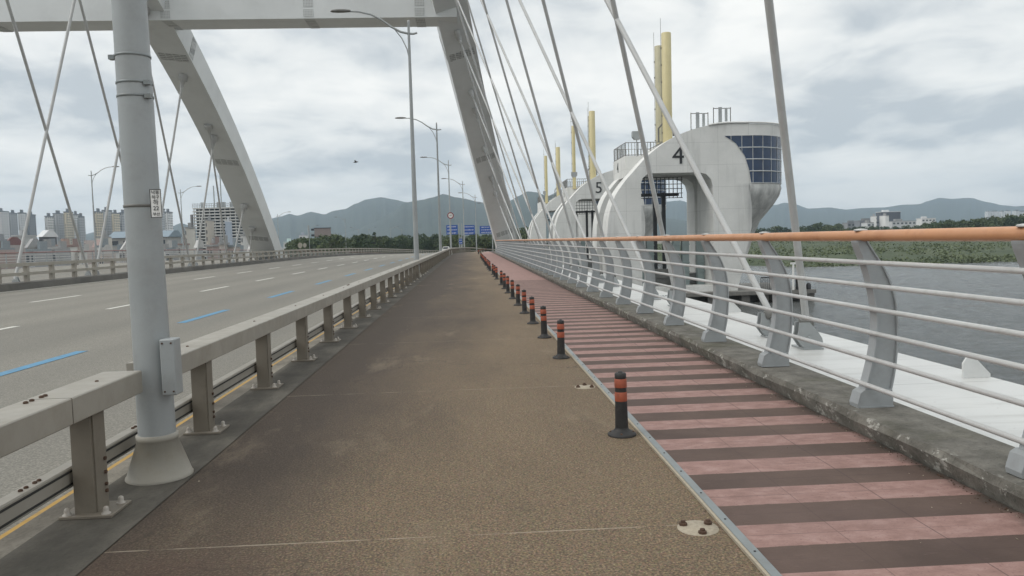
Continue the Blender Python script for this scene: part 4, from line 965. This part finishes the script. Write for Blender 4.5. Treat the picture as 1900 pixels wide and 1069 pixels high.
# tower under construction: bare slabs, columns, rods
a = at(357, 386, 360); b_ = at(456, 386, 376)
g = thing('tower_under_construction', 'unfinished tower of bare floor slabs and scaffolding left of the far arch foot', 'building', ((a.x + b_.x) / 2, 360, -4))
bare = paint('bare_concrete', (.52, .52, .50), .8, .1, .3); dk = paint('open_floor', (.055, .058, .062), .8)
zt = a.z; n = 17
for i in range(n + 1):
    z = -3.5 + (zt + 3.5) * i / n
    MB().box(a.x, b_.x, 360, 376, z - .55, z).build('floor_slab', bare, g)
q = MB()
for i in range(9):
    x = a.x + .3 + (b_.x - a.x - .9) * i / 8; q.box(x, x + .35, 360.3, 360.7, -4, zt - .56)
q.build('columns', bare, g); MB().box(a.x + .5, b_.x - .5, 363, 375, -4, zt - .56).build('core', dk, g)
MB().box(a.x - 1.0, a.x - .2, 359.5, 361, -4, zt - 3).build('hoist_shaft', paint('hoist', (.2, .2, .2), .8), g)
q = MB()
for i in range(26): x = a.x + (b_.x - a.x) * i / 25; q.tube([(x, 360.2, zt), (x, 360.2, zt + 1.9)], .10, 4)
for z in (.9, 1.8): q.tube([(a.x, 360.2, zt + z), (b_.x, 360.2, zt + z)], .09, 4)
for x in (.12, .5, .62, .8): q.box(a.x + (b_.x - a.x) * x, a.x + (b_.x - a.x) * x + 1.2, 364, 366, zt + .001, zt + 2.6)
q.build('edge_scaffold', 'galv', g)
for px_, py_ in ((396, 345), (408, 323), (430, 350)):
    t_ = at(px_, py_, 363); MB().tube([(t_.x, 363, zt), (t_.x, 363, t_.z)], .26, 6).build('crane_mast', 'galv', g)
# low buildings in front
def house(px0, px1, py, Y, c, lb, roof='flat', rc=(.3, .3, .3), dep=9, floors=2, nm='building'):
    mute = lambda q: tuple(.62 * v + .38 * (sum(q) / 3) for v in q)
    c, rc = mute(c), mute(rc)
    a = at(px0, py, Y + (dep if px0 > 870 else 0)); b_ = at(px1, py, Y + (dep if px1 < 870 else 0)); zt = (a.z + b_.z) / 2; w_ = b_.x - a.x
    g = thing(nm, lb, 'building', ((a.x + b_.x) / 2, Y, -4), 'low buildings on the left bank')
    MB().box(a.x, b_.x, Y, Y + dep, -4, zt).build('wall', paint('wall_%d' % px0, c, .8, .06, .2, tuple(v * .6 for v in c), .4, dscale=.4), g)
    rm = paint('roof_%d' % px0, rc, .6)
    if roof == 'flat': MB().box(a.x - .25, b_.x + .25, Y - .3, Y + dep + .3, zt + .01, zt + .5).box(a.x + w_ * .2, a.x + w_ * .5, Y + 3, Y + 6, zt + .51, zt + 2.2).build('roof', rm, g)
    elif roof == 'gable': MB().prism([(a.x - .4, zt + .01), (b_.x + .4, zt + .01), ((a.x + b_.x) / 2, zt + w_ * .28)], 'y', Y - .4, Y + dep).build('roof', rm, g)
    else: MB().prism([(Y - .6, zt + .01), (Y + dep + .4, zt + .01), (Y + dep * .7, zt + 2.2), (Y + dep * .4, zt + 2.2)], 'x', a.x - .5, b_.x + .5).build('roof', rm, g)
    nw = max(2, int(w_ / 3.2)); hh = 3.0; z = zt - 2.3; fl = 0
    while z > -2.6 and fl < floors:
        for i in range(nw):
            x = a.x + w_ * (i + .22) / nw; ww = w_ / nw * .56
            wn = MB().box(x, x + ww, Y - .07, Y - .01, z, z + 1.35).build('window', 'window', g)
            MB().box(x - .1, x + ww + .1, Y - .16, Y - .0105, z - .18, z - .02).build('sill', rm, wn)
        z -= hh; fl += 1
house(-12, 14, 447, 240, (.20, .135, .12), 'dark brick red block at the left border behind the railing', rc=(.25, .27, .3))
house(12, 38, 455, 215, (.40, .36, .34), 'low house with a dull red roof at far left', 'hip', (.2, .07, .06))
house(23, 67, 439, 270, (.47, .48, .47), 'large pale grey building behind the left hanger rod', floors=3, rc=(.42, .43, .43))
house(72, 105, 440, 255, (.13, .14, .16), 'dark glazed building with a white slanted roof', 'hip', (.62, .63, .64), floors=3)
house(74, 101, 460, 200, (.66, .66, .65), 'small white house below the dark glazed building', floors=2)
house(99, 149, 457, 225, (.46, .36, .31), 'wide pinkish low building between the two left rods', rc=(.40, .26, .2))
house(158, 181, 446, 250, (.58, .46, .42), 'pale pink gabled house right of the left rods', 'gable', (.55, .45, .42))
house(181, 203, 442, 230, (.60, .56, .47), 'cream building left of the blue roofed hall', floors=3)
house(202, 336, 441, 260, (.36, .36, .34), 'long hall with a light blue roof partly behind the near pole', 'hip', (.17, .26, .33), floors=3, dep=12)
house(343, 361, 424, 300, (.58, .54, .46), 'cream block left of the unfinished tower', floors=4)
house(381, 397, 410, 330, (.55, .47, .36), 'tall beige building in front of the unfinished tower', floors=6)
house(418, 429, 412, 335, (.36, .45, .58), 'narrow bluish white building before the unfinished tower', floors=6, rc=(.6, .62, .66))
house(398, 416, 452, 250, (.6, .6, .6), 'low white building at the foot of the unfinished tower', floors=2, dep=5)
house(446, 462, 438, 320, (.62, .60, .57), 'pale building seen behind the far arch foot', floors=4)
house(526, 552, 450, 420, (.66, .67, .67), 'low white shed right of the far arch foot', rc=(.45, .62, .6))
house(555, 572, 437, 520, (.64, .65, .66), 'white rounded block behind the bushes beyond the road', floors=3, rc=(.3, .34, .42))
house(612, 632, 440, 560, (.62, .63, .63), 'small white building above the bushes right of the sign board', floors=2)
house(740, 765, 446, 600, (.60, .59, .56), 'tiny pale building seen between the lamp posts', floors=2)
rh = random.Random(17)
for i in range(34):
    px_ = rh.uniform(-10, 345) if i < 27 else rh.uniform(345, 470); w_ = rh.uniform(9, 24); cc = rh.choice(((.58, .57, .55), (.44, .43, .41), (.5, .42, .37), (.62, .6, .55), (.33, .34, .35), (.42, .3, .26)))
    house(px_, px_ + w_, rh.uniform(454, 472), rh.uniform(175, 235), cc, 'small low house in the crowded blocks behind the far guardrail', rh.choice(('flat', 'flat', 'hip')), rh.choice(((.3, .3, .3), (.45, .44, .42), (.3, .18, .15), (.22, .27, .3))), dep=rh.uniform(4, 8), floors=rh.choice((1, 2, 3)))
# right bank: works and sheds
house(1563, 1602, 414, 640, (.26, .27, .28), 'low grey factory block at the left of the works on the right bank', rc=(.2, .21, .22), nm='factory')
house(1585, 1640, 410, 620, (.20, .22, .25), 'dark grey factory hall before the tall dark block', rc=(.2, .2, .2), nm='factory')
house(1598, 1625, 414, 600, (.55, .57, .58), 'white small front building of the works', nm='factory')
house(1625, 1671, 394, 680, (.085, .10, .13), 'tall dark blue grey block with a pale roof edge on the right bank', rc=(.6, .62, .63), floors=0, nm='factory')
house(1616, 1626, 402, 596, (.62, .62, .6), 'white pipework tower beside the tall dark block', floors=3, nm='factory')
house(1638, 1643, 401, 590, (.72, .72, .7), 'slim white silo in front of the tall dark block', floors=0, nm='factory')
house(1645, 1700, 411, 660, (.52, .53, .53), 'long pale shed right of the tall dark block', floors=1, nm='factory')
house(1700, 1736, 406, 700, (.68, .68, .66), 'white ended shed at the right of the works', rc=(.6, .6, .6), floors=1, nm='factory')
for i, (x0, x1, yt) in enumerate(((1833, 1838, 393), (1841, 1853, 393), (1858, 1865, 393), (1868, 1876, 392), (1884, 1892, 392), (1895, 1912, 393))):
    a = at(x0, yt, 1900); b_ = at(x1, yt, 1900)
    g = thing('apartment_tower', 'very far hazy apartment tower above the trees at the right border', 'apartment tower', (a.x, 1900, -4), 'hazy towers at the right')
    MB().box(a.x, b_.x, 1900, 1912, -4, a.z).build('wall', wmat('white', TC['white']), g); MB().box(a.x + 2, b_.x - 2, 1902, 1910, a.z + .01, a.z + 3).build('roof', wmat('roof', (.16, .17, .185), fu=0), g)

# ------------------------------------------------------------------ vegetation
def crown_mesh(seed, h, w_, n, leaf, mat, conic=False):
    rr = random.Random(seed); m = MB(); cl = []
    for _ in range(13):
        a_ = rr.uniform(0, 6.28); q = rr.random(); zz = h * (.30 + .62 * q)
        rad = w_ * .5 * (math.sin(math.pi * (.18 + .74 * q)) if not conic else 1 - q * .9) * rr.uniform(.35, .8)
        cl.append((rad * math.cos(a_), rad * math.sin(a_), zz, w_ * rr.uniform(.15, .27) * (.55 if conic else 1)))
    for _ in range(n):
        cx_, cy_, cz_, cr2 = rr.choice(cl)
        d = Vector((rr.gauss(0, 1), rr.gauss(0, 1), rr.gauss(0, 1))).normalized() * cr2 * rr.uniform(.55, 1.12)
        p_ = Vector((cx_, cy_, cz_)) + Vector((d.x, d.y, d.z * .8))
        u = Vector((rr.gauss(0, 1), rr.gauss(0, 1), rr.gauss(0, 1))).normalized(); v_ = u.cross(Vector((rr.gauss(0, 1), rr.gauss(0, 1), rr.gauss(0, 1)))).normalized()
        s_ = leaf * rr.uniform(.6, 1.3); m.add([p_ - u * s_, p_ + v_ * s_ * .6, p_ + u * s_, p_ - v_ * s_ * .6], [(0, 1, 2, 3)])
    return m
def mk_tree(seed, h, w_, mat, conic=False, n=750, leaf=.42):
    t = thing('conifer' if conic else 'tree', 'x', 'tree', (0, 0, 0))
    crown_mesh(seed, h, w_, n, leaf, mat, conic).build('crown', mat, t)
    rr = random.Random(seed + 50); m = MB(); m.tube([(0, 0, -.5), (.05, 0, h * .3), (.0, .1, h * .75)], [h * .022, h * .016, h * .006], 6)
    for i in range(5): a_ = i * 1.3 + rr.random(); m.tube([(0, 0, h * (.25 + .08 * i)), (w_ * .3 * math.cos(a_), w_ * .3 * math.sin(a_), h * (.48 + .08 * i))], [h * .01, h * .003], 4)
    m.build('trunk', 'bark', t); return t
protos = [mk_tree(1, 9, 8, 'leafA'), mk_tree(2, 8, 8.5, 'leafB'), mk_tree(3, 10, 8, 'leafA'), mk_tree(4, 7.2, 8, 'leafB')]
con = mk_tree(9, 11, 3.0, 'leafA', True, 500, .32)
used = set()
def put(proto, x, y, z, s, lb, group):
    c = copy_tree(proto) if proto.name in used else proto
    used.add(proto.name); c.location = (x, y, z); c.scale = (s * rt.uniform(.9, 1.15), s * rt.uniform(.9, 1.15), s); c.rotation_euler.z = rt.uniform(0, 6.28); relabel(c, lb, group)
rt = random.Random(21)
def row(x0, x1, n, ytop, Y0_, Y1_, zb, lb, group):
    for i in range(n):
        px_ = x0 + (x1 - x0) * (i + rt.uniform(.1, .9)) / n; Y = rt.uniform(Y0_, Y1_)
        p_ = at(px_, ytop(px_) + rt.uniform(-2, 5), Y); h = max(2.5, p_.z - zb); k_ = rt.randrange(4)
        put(protos[k_], p_.x, Y, zb, h / (9, 8, 10, 7.2)[k_] * .98, lb, group)
row(1495, 1560, 14, lambda x: 416, 420, 470, -3.8, 'dense dark tree in the low tree line left of the works on the right bank', 'trees of the right bank left part')
row(1560, 1750, 34, lambda x: 421 - max(0, (x - 1650)) * .07, 400, 480, -3.8, 'dark rounded tree in the row in front of the works on the right bank', 'trees before the works')
row(1735, 1960, 44, lambda x: 411 - (x - 1735) * .075, 330, 420, -3.8, 'tall green tree in the thick row rising towards the right border', 'trees at the right border')
row(1380, 1500, 14, lambda x: 421, 420, 500, -3.8, 'dark tree of the far bank seen behind the piers', 'trees behind the piers')
row(535, 700, 34, lambda x: 452 - 14 * math.sin(min(1, max(0, (x - 535) / 60)) * 1.57) + 3 * math.sin(x * .11), 240, 330, -4, 'leafy green tree in the clump across the road beyond the far guardrail', 'trees across the road')
row(700, 850, 30, lambda x: 438 + 4 * math.sin(x * .2), 250, 340, -4, 'green tree in the row between the lamp posts at the bend', 'trees at the bend')
row(838, 930, 30, lambda x: 436, 215, 300, -4.5, 'dense green tree behind the blue signs at the end of the path', 'trees behind the signs')
row(930, 985, 12, lambda x: 425, 235, 320, -4.5, 'dark tree between the arch foot and the farthest pier', 'trees beside the farthest pier')
for px_, py_ in ((672, 424), (680, 428), (694, 421), (704, 430)):
    p_ = at(px_, py_, 260); put(con, p_.x, 260, -4, (p_.z + 4) / 11, 'slim dark conifer standing above the bushes left of the tall lamp', 'conifers across the road')
for p_ in protos + [con]: pass
# scrub and reeds over the bank, one mass
m = MB(); rs = random.Random(31)
for _ in range(13000):
    u = rs.random(); v = rs.random() ** 1.5; X = 54 + u * 330; y0 = bank_edge(u * 330 / 420) + max(0, (1 - u * 330 / 420 * 25)) * 45; Y = y0 + 1 + v ** 1.5 * 230
    zb = WZ - .4 + min(1, v * 5) * 1.6 + v * 1.9
    cl = mnoise.noise(Vector((X * .06, Y * .11, 1))) + .5 * mnoise.noise(Vector((X * .2, Y * .3, 4)))
    if v > .12 and cl < .05 + .25 * math.sin(v * 11 + .6): continue
    h = (.55 + max(0, cl) * 1.9) * rs.uniform(.5, 1.3) * (1.3 if v < .1 else 1); wd = h * rs.uniform(.8, 1.7)
    for q_ in range(6):
        p_ = Vector((X + rs.gauss(0, wd * .45), Y + rs.gauss(0, wd * .45), zb + h * rs.random() ** 1.2)); s_ = rs.uniform(.16, .36)
        uu = Vector((rs.gauss(0, 1), rs.gauss(0, 1), rs.gauss(0, .7))).normalized(); vv = uu.cross(Vector((rs.gauss(0, 1), rs.gauss(0, 1), rs.gauss(0, 1)))).normalized()
        m.add([p_ - uu * s_, p_ + vv * s_ * .7, p_ + uu * s_, p_ - vv * s_ * .7], [(0, 1, 2, 3)])
tag(m.build('riverside_scrub', 'leafC'), kind='stuff')
m = MB()
for _ in range(900):
    Y = rs.uniform(172, 330); X = rs.choice((rs.uniform(5.2, 11), rs.uniform(5.2, 11))) + sx(min(Y, 200)) * .9; h = rs.uniform(1., 2.6)
    for q_ in range(6):
        p_ = Vector((X, Y, sz(min(Y, YF)) - .8)) + Vector((rs.gauss(0, .8), rs.gauss(0, .8), rs.uniform(0, h))); s_ = rs.uniform(.25, .5)
        uu = Vector((rs.gauss(0, 1), rs.gauss(0, 1), rs.gauss(0, 1))).normalized(); vv = uu.cross(Vector((rs.gauss(0, 1), rs.gauss(0, 1), 1))).normalized()
        m.add([p_ - uu * s_, p_ + vv * s_ * .6, p_ + uu * s_, p_ - vv * s_ * .6], [(0, 1, 2, 3)])
tag(m.build('hedge_foliage', 'leafB'), kind='stuff')

# ------------------------------------------------------------------ haze
hm = bpy.data.materials.new('haze'); hm.use_nodes = True; ht = hm.node_tree; ht.nodes.clear()
ho = nn(ht, 'ShaderNodeOutputMaterial'); pv = nn(ht, 'ShaderNodeVolumePrincipled')
pv.inputs['Color'].default_value = (.64, .82, 1, 1); pv.inputs['Density'].default_value = .000175; pv.inputs['Anisotropy'].default_value = .1
ht.links.new(pv.outputs[0], ho.inputs['Volume'])
tag(MB().box(-3600, 4200, -900, 5000, WZ - 1.6, 330).build('haze', hm), kind='stuff')
